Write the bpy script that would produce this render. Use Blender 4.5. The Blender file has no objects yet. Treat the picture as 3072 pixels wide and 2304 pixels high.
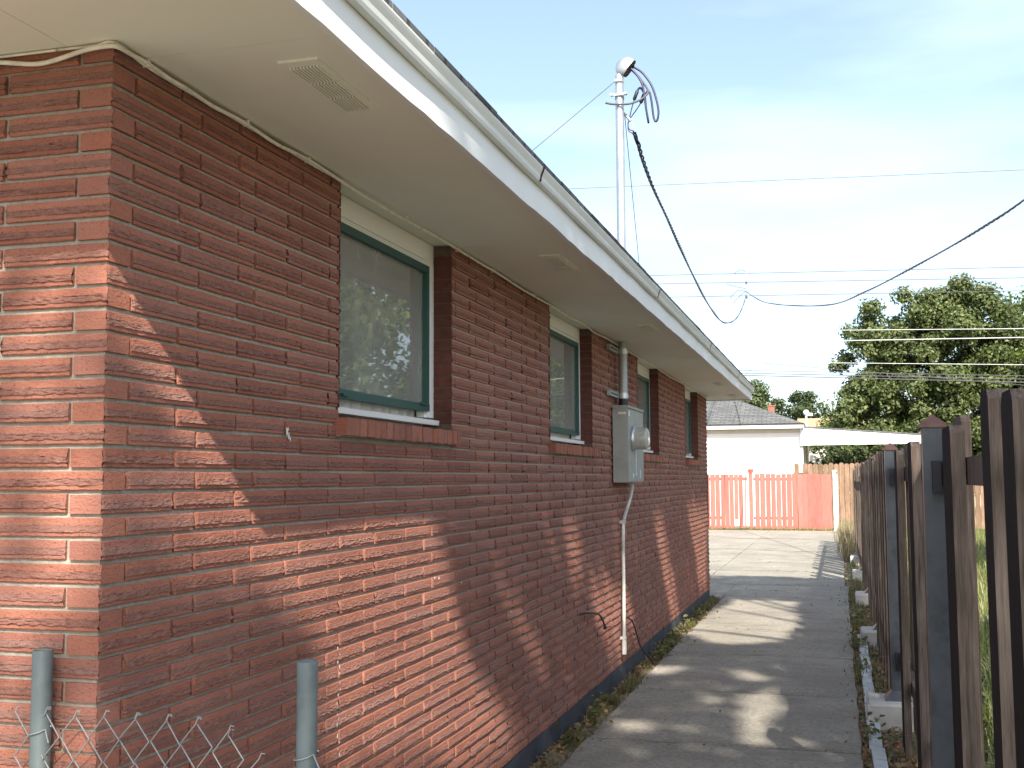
import bpy, math, random
import numpy as np
from mathutils import Matrix, Vector

# ------------------------------------------------------------------ camera, world, sun, exposure
sc = bpy.context.scene
COL = sc.collection
cam_d = bpy.data.cameras.new('camera')
cam_d.sensor_fit = 'HORIZONTAL'
cam_d.sensor_width = 36.0
cam_d.lens = 40.084
cam_d.clip_start = 0.05
cam_d.clip_end = 3000
cam_o = bpy.data.objects.new('camera', cam_d)
COL.objects.link(cam_o)
RM = [[0.961396771872122, 0.02690264601702671, 0.2738475756167024],
      [0.27513151098576943, -0.07825990284928466, -0.9582160712849206],
      [-0.004347263110328982, 0.996569934948523, -0.082640583614508]]
cam_o.matrix_world = Matrix.Translation((1.6484, -2.2991, 1.5427)) @ Matrix(RM).to_4x4()
sc.camera = cam_o

SUN = Vector((0.545, -1.335, 1.2)).normalized()
w = bpy.data.worlds.new('World'); sc.world = w; w.use_nodes = True
wn = w.node_tree.nodes; wl = w.node_tree.links
bg = wn['Background']
sky = wn.new('ShaderNodeTexSky'); sky.sky_type = 'NISHITA'; sky.sun_disc = False
sky.sun_elevation = math.asin(SUN.z); sky.sun_rotation = math.atan2(SUN.x, SUN.y)
sky.air_density = 0.9; sky.dust_density = 1.8; sky.ozone_density = 1.0
# thin streaks of high cloud
tc = wn.new('ShaderNodeTexCoord'); mp = wn.new('ShaderNodeMapping')
mp.inputs['Rotation'].default_value = (0.0, 0.25, 0.35)
mp.inputs['Scale'].default_value = (1.4, 2.0, 7.0)
nz = wn.new('ShaderNodeTexNoise'); nz.inputs['Scale'].default_value = 1.6; nz.inputs['Detail'].default_value = 6
rp = wn.new('ShaderNodeValToRGB'); rp.color_ramp.elements[0].position = 0.45; rp.color_ramp.elements[1].position = 0.80
mx = wn.new('ShaderNodeMix'); mx.data_type = 'RGBA'
ml = wn.new('ShaderNodeMath'); ml.operation = 'MULTIPLY_ADD'; ml.inputs[1].default_value = 0.40; ml.inputs[2].default_value = 0.12
wl.new(tc.outputs['Generated'], mp.inputs['Vector']); wl.new(mp.outputs['Vector'], nz.inputs['Vector'])
wl.new(nz.outputs['Fac'], rp.inputs['Fac']); wl.new(rp.outputs['Color'], ml.inputs[0])
wl.new(ml.outputs[0], mx.inputs['Factor']); wl.new(sky.outputs['Color'], mx.inputs['A'])
mx.inputs['B'].default_value = (5.4, 6.1, 6.2, 1)
wl.new(mx.outputs['Result'], bg.inputs['Color'])
bg.inputs['Strength'].default_value = 0.135

sun_d = bpy.data.lights.new('sun', 'SUN'); sun_d.energy = 4.8; sun_d.angle = math.radians(0.53)
sun_d.color = (1.0, 0.92, 0.79)
sun_o = bpy.data.objects.new('sun', sun_d); COL.objects.link(sun_o)
sun_o.rotation_euler = SUN.to_track_quat('Z', 'Y').to_euler(); sun_o.location = (8, -20, 20)

sc.view_settings.view_transform = 'Standard'
sc.view_settings.look = 'None'
sc.view_settings.gamma = 1.0
sc.view_settings.exposure = 1.12
sc.render.engine = 'CYCLES'
sc.cycles.max_bounces = 10
sc.cycles.diffuse_bounces = 8
sc.cycles.transparent_max_bounces = 16

rnd = random.Random(7)
rng = np.random.default_rng(11)

# ------------------------------------------------------------------ helpers
def link(o, parent=None):
    COL.objects.link(o)
    if parent is not None: o.parent = parent
    return o
def tag(o, label=None, cat=None, group=None, kind=None):
    if label: o['label'] = label
    if cat: o['category'] = cat
    if group: o['group'] = group
    if kind: o['kind'] = kind
    return o
def empty(name, loc=(0, 0, 0), label=None, cat=None, group=None, parent=None):
    o = bpy.data.objects.new(name, None); o.empty_display_size = 0.1
    link(o, parent); o.location = loc
    return tag(o, label, cat, group)

def np_mesh(name, V, Fq, mats, attr=None, smooth=False, matidx=None):
    """V (n,3), Fq list of index arrays (m,k)"""
    me = bpy.data.meshes.new(name)
    V = np.asarray(V, np.float32)
    if not isinstance(Fq, (list, tuple)): Fq = [Fq]
    Fq = [np.asarray(f, np.int32) for f in Fq if len(f)]
    nl = sum(f.size for f in Fq); nf = sum(len(f) for f in Fq)
    me.vertices.add(len(V)); me.vertices.foreach_set('co', V.ravel())
    me.loops.add(nl); me.polygons.add(nf)
    me.loops.foreach_set('vertex_index', np.concatenate([f.ravel() for f in Fq]))
    tot = np.concatenate([np.full(len(f), f.shape[1], np.int32) for f in Fq])
    st = np.concatenate([[0], np.cumsum(tot)[:-1]]).astype(np.int32)
    me.polygons.foreach_set('loop_start', st)
    if matidx is not None: me.polygons.foreach_set('material_index', np.asarray(matidx, np.int32))
    me.polygons.foreach_set('use_smooth', np.full(nf, bool(smooth)))
    me.update(calc_edges=True)
    if attr:
        for k, v in attr.items():
            a = me.attributes.new(k, 'FLOAT', 'POINT'); a.data.foreach_set('value', np.asarray(v, np.float32))
    for m in (mats if isinstance(mats, (list, tuple)) else [mats]): me.materials.append(m)
    me.validate()
    return me

class MB:
    def __init__(s): s.v = []; s.f = []; s.m = []; s.sm = []
    def add(s, vs, fs, mi=0, smooth=False):
        b = len(s.v); s.v += [tuple(v) for v in vs]
        for f in fs: s.f.append(tuple(b + i for i in f)); s.m.append(mi); s.sm.append(smooth)
    def box(s, x0, x1, y0, y1, z0, z1, mi=0, mats=None, rot=None, org=None):
        vs = [(x0, y0, z0), (x1, y0, z0), (x1, y1, z0), (x0, y1, z0), (x0, y0, z1), (x1, y0, z1), (x1, y1, z1), (x0, y1, z1)]
        if rot is not None:
            vs = [tuple(rot @ (Vector(v) - Vector(org)) + Vector(org)) for v in vs]
        fs = [(0, 3, 2, 1), (4, 5, 6, 7), (0, 1, 5, 4), (1, 2, 6, 5), (2, 3, 7, 6), (3, 0, 4, 7)]
        if mats is None: s.add(vs, fs, mi)
        else:
            b = len(s.v); s.v += vs
            for f, m_ in zip(fs, mats): s.f.append(tuple(b + i for i in f)); s.m.append(m_); s.sm.append(False)
    def prism(s, prof, ax, a0, a1, mi=0, smooth=False, caps=True):
        """prof: list of 2d points extruded along axis ax from a0 to a1 (other two axes in order)"""
        n = len(prof)
        def p3(p, a):
            return {'x': (a, p[0], p[1]), 'y': (p[0], a, p[1]), 'z': (p[0], p[1], a)}[ax]
        vs = [p3(p, a0) for p in prof] + [p3(p, a1) for p in prof]
        s.add(vs, [(i, (i + 1) % n, n + (i + 1) % n, n + i) for i in range(n)], mi, smooth)
        if caps: s.add(vs, [tuple(range(n))[::-1], tuple(range(n, 2 * n))], mi)
    def tube(s, pts, r, n=8, mi=0, caps=True, smooth=True):
        P = [Vector(p) for p in pts]; N = len(P)
        R = r if isinstance(r, (list, tuple)) else [r] * N
        up = Vector((0, 0, 1)); vs = []; prev = None
        for i, p in enumerate(P):
            t = (P[min(i + 1, N - 1)] - P[max(i - 1, 0)])
            if t.length < 1e-9: t = Vector((0, 0, 1))
            t.normalize()
            if prev is None:
                a = t.cross(up)
                if a.length < .05: a = t.cross(Vector((1, 0, 0)))
                a.normalize()
            else:
                a = prev - t * prev.dot(t); a.normalize()
            prev = a; b = t.cross(a)
            for k in range(n):
                an = 2 * math.pi * k / n
                vs.append(p + (a * math.cos(an) + b * math.sin(an)) * R[i])
        fs = [(i * n + k, i * n + (k + 1) % n, (i + 1) * n + (k + 1) % n, (i + 1) * n + k) for i in range(N - 1) for k in range(n)]
        s.add(vs, fs, mi, smooth)
        if caps: s.add(vs, [tuple(range(n)), tuple(range((N - 1) * n, N * n))[::-1]], mi)
    def lathe(s, prof, org, axis='z', n=20, mi=0, smooth=True):
        o = Vector(org); vs = []
        for r, h in prof:
            for k in range(n):
                a = 2 * math.pi * k / n; c, d = r * math.cos(a), r * math.sin(a)
                vs.append(o + Vector({'z': (c, d, h), 'x': (h, c, d), 'y': (c, h, d)}[axis]))
        N = len(prof)
        s.add(vs, [(i * n + k, i * n + (k + 1) % n, (i + 1) * n + (k + 1) % n, (i + 1) * n + k) for i in range(N - 1) for k in range(n)], mi, smooth)
        s.add(vs, [tuple(range(n)), tuple(range((N - 1) * n, N * n))[::-1]], mi)
    def mesh(s, name, mats):
        me = bpy.data.meshes.new(name); me.from_pydata([tuple(v) for v in s.v], [], s.f)
        for m in (mats if isinstance(mats, (list, tuple)) else [mats]): me.materials.append(m)
        me.polygons.foreach_set('material_index', s.m); me.polygons.foreach_set('use_smooth', s.sm)
        me.update(); me.validate()
        import bmesh
        b = bmesh.new(); b.from_mesh(me); bmesh.ops.recalc_face_normals(b, faces=b.faces); b.to_mesh(me); b.free()
        return me
    def build(s, name, mats, parent=None):
        return link(bpy.data.objects.new(name, s.mesh(name, mats)), parent)

def obj(name, me, parent=None): return link(bpy.data.objects.new(name, me), parent)

def smooth_path(pts, k=6):
    P = [Vector(p) for p in pts]; out = []
    for i in range(len(P) - 1):
        p0 = P[max(i - 1, 0)]; p1 = P[i]; p2 = P[i + 1]; p3 = P[min(i + 2, len(P) - 1)]
        for j in range(k):
            t = j / k
            out.append(.5 * ((2 * p1) + (p2 - p0) * t + (2 * p0 - 5 * p1 + 4 * p2 - p3) * t * t + (3 * p1 - p0 - 3 * p2 + p3) * t ** 3))
    out.append(P[-1]); return out

# ------------------------------------------------------------------ materials
class NT:
    def __init__(s, name):
        s.m = bpy.data.materials.new(name); s.m.use_nodes = True
        s.t = s.m.node_tree; s.n = s.t.nodes; s.b = s.n['Principled BSDF']
    def node(s, t, **k):
        n = s.n.new(t)
        for a, v in k.items(): setattr(n, a, v)
        return n
    def l(s, a, b): s.t.links.new(a, b)
    def pos(s, scale=(1, 1, 1)):
        g = s.node('ShaderNodeNewGeometry'); mp = s.node('ShaderNodeMapping'); mp.inputs['Scale'].default_value = scale
        s.l(g.outputs['Position'], mp.inputs['Vector']); return mp.outputs['Vector']
    def objc(s, scale=(1, 1, 1)):
        g = s.node('ShaderNodeTexCoord'); mp = s.node('ShaderNodeMapping'); mp.inputs['Scale'].default_value = scale
        s.l(g.outputs['Object'], mp.inputs['Vector']); return mp.outputs['Vector']
    def noise(s, vec, scale, detail=5, rough=.55):
        n = s.node('ShaderNodeTexNoise'); n.inputs['Scale'].default_value = scale
        n.inputs['Detail'].default_value = detail; n.inputs['Roughness'].default_value = rough
        s.l(vec, n.inputs['Vector']); return n.outputs['Fac']
    def ramp(s, fac, *stops):
        r = s.node('ShaderNodeValToRGB'); e = r.color_ramp.elements
        while len(e) < len(stops): e.new(.5)
        for el, (p, c) in zip(e, stops):
            el.position = p; el.color = (c, c, c, 1) if isinstance(c, (int, float)) else (*c, 1)
        s.l(fac, r.inputs['Fac']); return r.outputs['Color']
    def mix(s, fac, a, b, mode='MIX'):
        m = s.node('ShaderNodeMix', data_type='RGBA', blend_type=mode)
        for inp, v in ((m.inputs['Factor'], fac), (m.inputs['A'], a), (m.inputs['B'], b)):
            if isinstance(v, (int, float)): inp.default_value = v if inp.type == 'VALUE' else (v, v, v, 1)
            elif isinstance(v, tuple): inp.default_value = (*v, 1)
            else: s.l(v, inp)
        return m.outputs['Result']
    def math(s, op, a, b=None):
        m = s.node('ShaderNodeMath', operation=op)
        for i, v in enumerate((a, b)):
            if v is None: continue
            if isinstance(v, (int, float)): m.inputs[i].default_value = v
            else: s.l(v, m.inputs[i])
        return m.outputs[0]
    def bump(s, h, strength=.3, dist=.01):
        b = s.node('ShaderNodeBump'); b.inputs['Strength'].default_value = strength; b.inputs['Distance'].default_value = dist
        s.l(h, b.inputs['Height']); s.l(b.outputs['Normal'], s.b.inputs['Normal'])
    def out(s, col=None, rough=.7, metal=0., spec=None):
        if col is not None:
            if isinstance(col, tuple): s.b.inputs['Base Color'].default_value = (*col, 1)
            else: s.l(col, s.b.inputs['Base Color'])
        if isinstance(rough, (int, float)): s.b.inputs['Roughness'].default_value = rough
        else: s.l(rough, s.b.inputs['Roughness'])
        s.b.inputs['Metallic'].default_value = metal
        if spec is not None: s.b.inputs['Specular IOR Level'].default_value = spec
        return s.m

def mat_brick():
    k = NT('brick'); p = k.pos()
    at = k.node('ShaderNodeAttribute', attribute_name='rough'); oi = k.node('ShaderNodeObjectInfo'); g = k.node('ShaderNodeNewGeometry')
    rv = k.math('FRACT', k.math('ADD', oi.outputs['Random'], g.outputs['Random Per Island']))
    base = k.ramp(rv, (0, (.275, .102, .069)), (.25, (.335, .128, .084)), (.5, (.37, .142, .092)), (.75, (.36, .154, .112)), (1, (.29, .118, .090)))
    n1 = k.noise(p, 14, 4); base = k.mix(k.ramp(n1, (.40, 0.), (.75, .4)), base, (.40, .185, .135))
    n2 = k.noise(k.pos((1, 1, 2.5)), 45, 5, .65)
    rough = k.ramp(rv, (0, (.140, .062, .048)), (.5, (.175, .084, .065)), (1, (.20, .118, .10)))
    rcol = k.mix(k.ramp(n2, (.35, 0.), (.75, .85)), rough, (.31, .17, .135))
    col = k.mix(k.math('MULTIPLY', at.outputs['Fac'], .92), base, rcol)
    n3 = k.noise(p, 420, 2, .5); col = k.mix(k.ramp(n3, (.70, 0.), (.76, .75)), col, (.52, .40, .34))
    n4 = k.noise(p, 160, 3, .6); col = k.mix(k.ramp(n4, (.28, .75), (.45, 0.)), col, (.075, .036, .028))
    n5 = k.noise(p, 2.1, 4); col = k.mix(k.ramp(n5, (.35, .35), (.62, 0.)), col, (.20, .085, .066)); n6 = k.noise(k.pos((1, 1, .25)), 5.5, 5, .7); col = k.mix(k.ramp(n6, (.62, 0.), (.78, .30)), col, (.42, .33, .28))
    k.bump(k.math('ADD', n2, k.math('MULTIPLY', n4, .5)), .9, .005)
    return k.out(col, .85, spec=.25)
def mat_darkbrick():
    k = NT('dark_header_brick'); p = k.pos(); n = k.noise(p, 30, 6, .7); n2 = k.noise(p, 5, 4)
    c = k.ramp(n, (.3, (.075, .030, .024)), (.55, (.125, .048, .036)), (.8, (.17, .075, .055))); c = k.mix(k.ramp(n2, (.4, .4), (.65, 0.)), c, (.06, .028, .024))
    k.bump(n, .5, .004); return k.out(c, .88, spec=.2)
def mat_simple(name, col, rough=.7, var=.12, sc_=6., metal=0., bump=0., bsc=80., pos=True, spec=None, dark=None, vscale=(1, 1, 1)):
    k = NT(name); p = k.pos(vscale) if pos else k.objc(vscale)
    n = k.noise(p, sc_, 6, .6)
    d = dark or tuple(c * (1 - var * 2) for c in col); h = tuple(min(1, c * (1 + var)) for c in col)
    c = k.ramp(n, (.28, d), (.5, col), (.75, h))
    if bump: k.bump(k.noise(p, bsc, 5, .6), bump, .004)
    return k.out(c, rough, metal, spec)
M = {}
M['brick'] = mat_brick()
def mat_mortar():
    k = NT('mortar'); p = k.pos(); n = k.noise(p, 60, 6, .65); n2 = k.noise(p, 3, 4)
    c = k.ramp(n, (.3, (.28, .25, .205)), (.7, (.42, .385, .325)))
    c = k.mix(k.ramp(n2, (.45, 0.), (.75, .35)), c, (.33, .29, .23))
    k.bump(k.noise(p, 260, 4, .7), .6, .004); return k.out(c, .95, spec=.2)
M['mortar'] = mat_mortar()
M['darkbrick'] = mat_darkbrick(); M['darkmortar'] = mat_simple('dark_mortar', (.10, .075, .06), .95, .2, 40)  # dark brown brick and mortar tones for the window reveals
M['foundation'] = mat_simple('foundation_paint', (.045, .052, .066), .8, .25, 5, bump=.3, bsc=40)
def mat_paint(name, base, chip=(.34, .30, .25), amt=.70, rough=.55, grain=(1, 1, 1), dirt=.25):
    k = NT(name); p = k.pos(grain); n = k.noise(p, 11, 8, .72); n2 = k.noise(k.pos(), 1.7, 5); n3 = k.noise(k.pos(), 90, 4)
    c = k.mix(k.ramp(n2, (.35, dirt), (.7, 0.)), base, tuple(b * .78 for b in base))
    c = k.mix(k.ramp(n, (amt, 0.), (amt + .03, 1.)), c, chip)
    k.bump(k.math('ADD', k.math('MULTIPLY', n3, .3), k.ramp(n, (amt, 1.), (amt + .03, 0.))), .25, .003)
    return k.out(c, rough)
M['soffit'] = mat_paint('soffit_paint', (.80, .80, .70), (.42, .34, .24), .715, .7)
M['white'] = mat_paint('white_paint', (.79, .81, .81), (.40, .36, .31), .72, .5, (1, .25, 1))
M['casing'] = mat_paint('casing_paint', (.84, .84, .81), (.22, .19, .16), .70, .55, (1, 1, .35))
M['gutter'] = mat_paint('gutter_paint', (.70, .72, .70), (.30, .29, .26), .76, .45, dirt=.5)
M['green'] = mat_paint('green_paint', (.016, .072, .060), (.25, .27, .25), .74, .45)
M['curtain'] = mat_simple('curtain_cloth', (.74, .73, .68), .95, .1, 9)
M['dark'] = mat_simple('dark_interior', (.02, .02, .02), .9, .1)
M['black'] = mat_simple('black_rubber', (.016, .015, .022), .5, .2)
M['cableblue'] = mat_simple('cable_sheath', (.030, .024, .075), .4, .2)
M['wirewhite'] = mat_simple('telephone_wire', (.78, .75, .65), .55, .12, 30)
def mat_glass():
    k = NT('window_glass'); k.n.remove(k.b)
    fr = k.node('ShaderNodeFresnel'); fr.inputs['IOR'].default_value = 2.5
    tr = k.node('ShaderNodeBsdfTransparent'); tr.inputs['Color'].default_value = (.92, .94, .93, 1)
    gl = k.node('ShaderNodeBsdfGlossy'); gl.inputs['Roughness'].default_value = .012
    df = k.node('ShaderNodeBsdfDiffuse'); df.inputs['Color'].default_value = (.80, .80, .73, 1)
    n = k.noise(k.pos((1, 1, .6)), 3.5, 5, .6)
    dust = k.node('ShaderNodeMixShader'); k.l(k.ramp(n, (.3, .26), (.75, .42)), dust.inputs[0])
    k.l(tr.outputs[0], dust.inputs[1]); k.l(df.outputs[0], dust.inputs[2])
    ms = k.node('ShaderNodeMixShader'); k.l(fr.outputs[0], ms.inputs[0]); k.l(dust.outputs[0], ms.inputs[1]); k.l(gl.outputs[0], ms.inputs[2])
    k.l(ms.outputs[0], k.n['Material Output'].inputs['Surface']); return k.m
M['glass'] = mat_glass()
def mat_galv(name, col, rough, metal):
    k = NT(name); p = k.objc(); v = k.node('ShaderNodeTexVoronoi'); v.inputs['Scale'].default_value = 60; k.l(p, v.inputs['Vector'])
    n = k.noise(p, 6, 6, .7)
    c = k.mix(k.ramp(n, (.35, .45), (.65, 0.)), col, tuple(x * .6 for x in col))
    c = k.mix(k.math('MULTIPLY', k.ramp(v.outputs['Distance'], (.2, 0.), (.6, 1.)), .18), c, tuple(min(1, x * 1.35) for x in col))
    return k.out(c, k.ramp(n, (.3, rough), (.7, rough + .18)), metal)
M['galv'] = mat_galv('galvanised_steel', (.58, .60, .63), .34, .85)
M['galvold'] = mat_galv('weathered_galvanised_steel', (.40, .43, .43), .5, .55)
M['galvwire'] = mat_galv('dull_galvanised_wire', (.30, .31, .31), .55, .35)
M['postpaint'] = mat_simple('grey_green_post', (.125, .155, .155), .5, .22, 7, pos=False)
M['enclosure'] = mat_simple('grey_enamel', (.31, .33, .315), .45, .12, 5, bump=.05)
M['conduit'] = mat_simple('grey_plastic_pipe', (.52, .51, .48), .45, .12, 6)
M['brass'] = mat_simple('brass', (.55, .38, .14), .35, .15, 20, metal=.8)
M['meterglass'] = mat_simple('meter_cover', (.42, .42, .39), .12, .2, 8)
M['label'] = mat_simple('white_label', (.75, .74, .72), .6, .05, 30)
M['labelred'] = mat_simple('red_print', (.45, .12, .12), .6, .05, 30)
M['streak'] = mat_simple('white_caulk', (.72, .73, .70), .7, .1, 30)
def mat_concrete():
    k = NT('concrete'); p = k.pos()
    n1 = k.noise(p, 1.1, 6, .6); n2 = k.noise(p, 38, 6, .7); n3 = k.noise(p, 240, 3, .6)
    c = k.ramp(n1, (.3, (.29, .27, .235)), (.55, (.41, .38, .325)), (.75, (.49, .455, .39)))
    c = k.mix(k.ramp(n2, (.32, .75), (.58, 0.)), c, (.17, .16, .142)); n8 = k.noise(p, 9, 6, .75); c = k.mix(k.ramp(n8, (.33, .55), (.52, 0.)), c, (.19, .175, .15))
    c = k.mix(k.ramp(n3, (.56, 0.), (.68, .6)), c, (.11, .10, .088)); c = k.mix(k.ramp(n3, (.28, .5), (.38, 0.)), c, (.55, .52, .46))
    n4 = k.noise(k.pos((.35, 1.0, 1)), 2.3, 4); c = k.mix(k.ramp(n4, (.55, 0.), (.75, .35)), c, (.27, .26, .20))
    k.bump(k.math('ADD', n2, n3), .9, .006); return k.out(c, .93, spec=.25)
M['concrete'] = mat_concrete()
M['footing'] = mat_simple('pale_concrete', (.52, .50, .47), .9, .12, 9, bump=.3, bsc=90)
M['edging'] = mat_simple('pale_edging', (.50, .53, .54), .85, .15, 9, bump=.3)
def mat_soil():
    k = NT('soil'); p = k.pos(); n1 = k.noise(p, .7, 6, .65); n2 = k.noise(p, 22, 6, .7)
    c = k.ramp(n2, (.3, (.11, .085, .058)), (.5, (.22, .18, .125)), (.72, (.36, .31, .22)))
    c = k.mix(k.ramp(n1, (.45, 0.), (.65, .55)), c, (.15, .17, .055)); k.bump(n2, .8, .02)
    return k.out(c, .97, spec=.1)
M['soil'] = mat_soil()
def mat_leaf(name, cols, trans=.35, rough=.5):
    k = NT(name); g = k.node('ShaderNodeNewGeometry'); oi = g.outputs['Random Per Island']
    st = [(i / (len(cols) - 1), c) for i, c in enumerate(cols)]
    c = k.ramp(oi, *st); n = k.noise(k.pos(), .55, 3); c = k.mix(k.ramp(n, (.35, .35), (.65, 0.)), c, tuple(x * .6 for x in cols[0]))
    k.l(c, k.b.inputs['Base Color']); k.b.inputs['Roughness'].default_value = rough
    tl = k.node('ShaderNodeBsdfTranslucent'); k.l(k.mix(.30, c, (.14, .20, .02)), tl.inputs['Color'])
    ms = k.node('ShaderNodeMixShader'); ms.inputs[0].default_value = trans
    k.l(k.b.outputs[0], ms.inputs[1]); k.l(tl.outputs[0], ms.inputs[2]); k.l(ms.outputs[0], k.n['Material Output'].inputs['Surface'])
    return k.m
M['maple'] = mat_leaf('maple_leaves', [(.060, .092, .028), (.102, .140, .044), (.160, .195, .064), (.225, .25, .098)])
M['bright'] = mat_leaf('bright_leaves', [(.075, .120, .020), (.12, .17, .03), (.19, .23, .05)])
M['darkleaf'] = mat_leaf('dark_leaves', [(.055, .085, .035), (.08, .115, .045), (.11, .145, .06)])
M['farleaf'] = mat_leaf('far_leaves', [(.085, .12, .055), (.12, .16, .07), (.16, .20, .09)])
M['grass'] = mat_leaf('grass_blades', [(.11, .16, .035), (.18, .23, .06), (.28, .30, .11), (.42, .38, .20)], .3)
M['dry'] = mat_leaf('dry_stalks', [(.22, .17, .09), (.32, .26, .15), (.40, .33, .21), (.20, .19, .08)], .2)
M['weed'] = mat_leaf('weed_leaves', [(.07, .10, .025), (.12, .15, .04), (.22, .20, .08), (.36, .30, .16)], .3)
M['litter'] = mat_leaf('dry_leaves', [(.12, .065, .03), (.22, .13, .06), (.36, .26, .14), (.30, .12, .06)], .1)
M['bark'] = mat_simple('bark', (.10, .08, .06), .95, .3, 9, bump=.8, bsc=30)
def mat_wood(name, a, b, c, sc_=9, grain=(6, 6, .5)):
    k = NT(name); p = k.pos(grain); oi = k.node('ShaderNodeObjectInfo')
    n = k.noise(p, sc_, 6, .65); n2 = k.noise(k.pos((1, 1, .6)), 3.2, 4); n3 = k.noise(k.pos((1, 1, .03)), 190, 3, .6)
    col = k.ramp(n, (.28, a), (.5, b), (.75, c)); col = k.mix(k.ramp(n2, (.4, .4), (.65, 0.)), col, tuple(x * .6 for x in a))
    col = k.mix(k.ramp(n3, (.30, .75), (.45, 0.)), col, tuple(x * .55 for x in a)); col = k.mix(k.ramp(n3, (.58, 0.), (.72, .5)), col, tuple(min(1, x * 1.15) for x in c))
    v_ = k.node('ShaderNodeTexVoronoi'); v_.inputs['Scale'].default_value = 4.2; k.l(k.pos((1.6, 1.6, .8)), v_.inputs['Vector'])
    col = k.mix(k.ramp(v_.outputs['Distance'], (.03, .8), (.075, 0.)), col, tuple(x * .4 for x in a))
    v = k.ramp(oi.outputs['Random'], (0, .72), (1, 1.18)); col = k.mix(1., col, v, 'MULTIPLY')
    k.bump(k.math('ADD', n, n3), .5, .004); return k.out(col, .88, spec=.15)
M['wood'] = mat_wood('weathered_wood', (.085, .063, .050), (.19, .148, .122), (.28, .228, .192))
M['darkwood'] = mat_wood('dark_wood', (.012, .008, .008), (.024, .015, .014), (.04, .026, .024))  # much darker wood tone for the path-side picket faces
M['brownwood'] = mat_wood('brown_fence_wood', (.19, .122, .080), (.29, .195, .135), (.37, .265, .19))
M['steelpost'] = mat_simple('slate_powder_coat', (.070, .080, .092), .42, .22, 12)
M['copper'] = mat_simple('copper_cap', (.15, .075, .06), .45, .25, 14, metal=.3)
def mat_red():
    k = NT('red_fence_paint'); p = k.pos((3, 3, .4)); n = k.noise(p, 7, 7, .7); oi = k.node('ShaderNodeObjectInfo')
    c = k.ramp(n, (.3, (.40, .100, .082)), (.55, (.45, .130, .106)), (.8, (.51, .175, .145)))
    ch = k.noise(k.pos((1, 1, .35)), 16, 7, .75); c = k.mix(k.ramp(ch, (.68, 0.), (.72, .8)), c, (.62, .48, .38))
    c = k.mix(1., c, k.ramp(oi.outputs['Random'], (0, .85), (1, 1.12)), 'MULTIPLY'); k.bump(n, .2, .003)
    return k.out(c, .7)
M['red'] = mat_red()
M['whitewall'] = mat_simple('white_siding', (.86, .86, .84), .7, .03, 2)
M['cream'] = mat_simple('cream_frieze', (.62, .61, .54), .7, .05, 2)
def mat_shingle():
    k = NT('grey_shingles'); p = k.pos(); b = k.node('ShaderNodeTexBrick')
    b.inputs['Scale'].default_value = 1.; b.inputs['Mortar Size'].default_value = .012
    b.inputs['Brick Width'].default_value = .30; b.inputs['Row Height'].default_value = .145
    b.inputs['Color1'].default_value = (.115, .12, .125, 1); b.inputs['Color2'].default_value = (.175, .18, .185, 1); b.inputs['Mortar'].default_value = (.06, .06, .06, 1)
    mp = k.node('ShaderNodeMapping'); k.l(k.node('ShaderNodeTexCoord').outputs['UV'], mp.inputs['Vector'])
    k.l(p, b.inputs['Vector']); n = k.noise(p, 60, 4); c = k.mix(k.ramp(n, (.3, .35), (.7, 0.)), b.outputs['Color'], (.08, .083, .088))
    k.bump(b.outputs['Fac'], .4, .01); return k.out(c, .95, spec=.15)
M['shingle'] = mat_shingle()
M['tanroof'] = mat_simple('tan_roof', (.40, .28, .17), .9, .12, 3)
M['wire'] = mat_simple('line_wire', (.085, .085, .10), .6, .1, 3)
M['wirelight'] = mat_simple('bare_aluminium_wire', (.46, .47, .48), .45, .08, 3, metal=.2)

# ------------------------------------------------------------------ ground, path, drive
g = MB(); g.add([(-900, -300, -.03), (900, -300, -.03), (900, 1600, -.03), (-900, 1600, -.03)], [(0, 1, 2, 3)])
ground = tag(g.build('ground', M['soil']), kind='structure')

def slab(x0, x1, y0, y1, parent, z1=0.0, jit=.004):
    b = MB(); n = max(2, int((x1 - x0) / .16)); m = max(2, int((y1 - y0) / .22))
    vs = []; fs = []
    for j in range(m + 1):
        for i in range(n + 1):
            ed = (i in (0, n)) or (j in (0, m))
            ex = x0 + (x1 - x0) * i / n; ey = y0 + (y1 - y0) * j / m
            if i in (0, n): ex += rnd.uniform(-.008, .008)
            if j in (0, m): ey += rnd.uniform(-.005, .005)
            vs.append((ex, ey, z1 + rnd.uniform(-.0012, .0012) - (.005 if ed else 0)))
    for j in range(m):
        for i in range(n):
            a = j * (n + 1) + i; fs.append((a, a + 1, a + n + 2, a + n + 1))
    b.add(vs, fs, 0, True)
    lo = [(x0, y0, z1 - .08), (x1, y0, z1 - .08), (x1, y1, z1 - .08), (x0, y1, z1 - .08), (x0, y0, z1 - .005), (x1, y0, z1 - .005), (x1, y1, z1 - .005), (x0, y1, z1 - .005)]
    b.add(lo, [(0, 1, 5, 4), (1, 2, 6, 5), (2, 3, 7, 6), (3, 0, 4, 7)])
    return b.build('slab', M['concrete'], parent)
path = empty('path'); tag(path, kind='structure')
cuts = [-6.2, -4.7, -3.1, -1.5, .1, 1.55, 2.95, 4.53, 6.21, 8.01, 9.75, 11.4, 13.06, 14.75]
for a, b_ in zip(cuts[:-1], cuts[1:]):
    slab(.155 + rnd.uniform(-.01, .01), 1.725, a + .004, b_ - .004, path)
front = empty('bounce_slabs'); tag(front, kind='structure')  # unseen slabs, added to bounce sunlight up onto the soffit
for xa, xb in ((-7.2, -5.0), (-5.0, -2.8), (-2.8, -.6), (-.6, .15)):
    for ya, yb in ((-6.2, -4.2), (-4.2, -2.2), (-2.2, -.45)):
        slab(xa + .004, xb - .004, ya + .004, yb - .004, front, z1=-.004)
drive = empty('driveway'); tag(drive, kind='structure')
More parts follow.
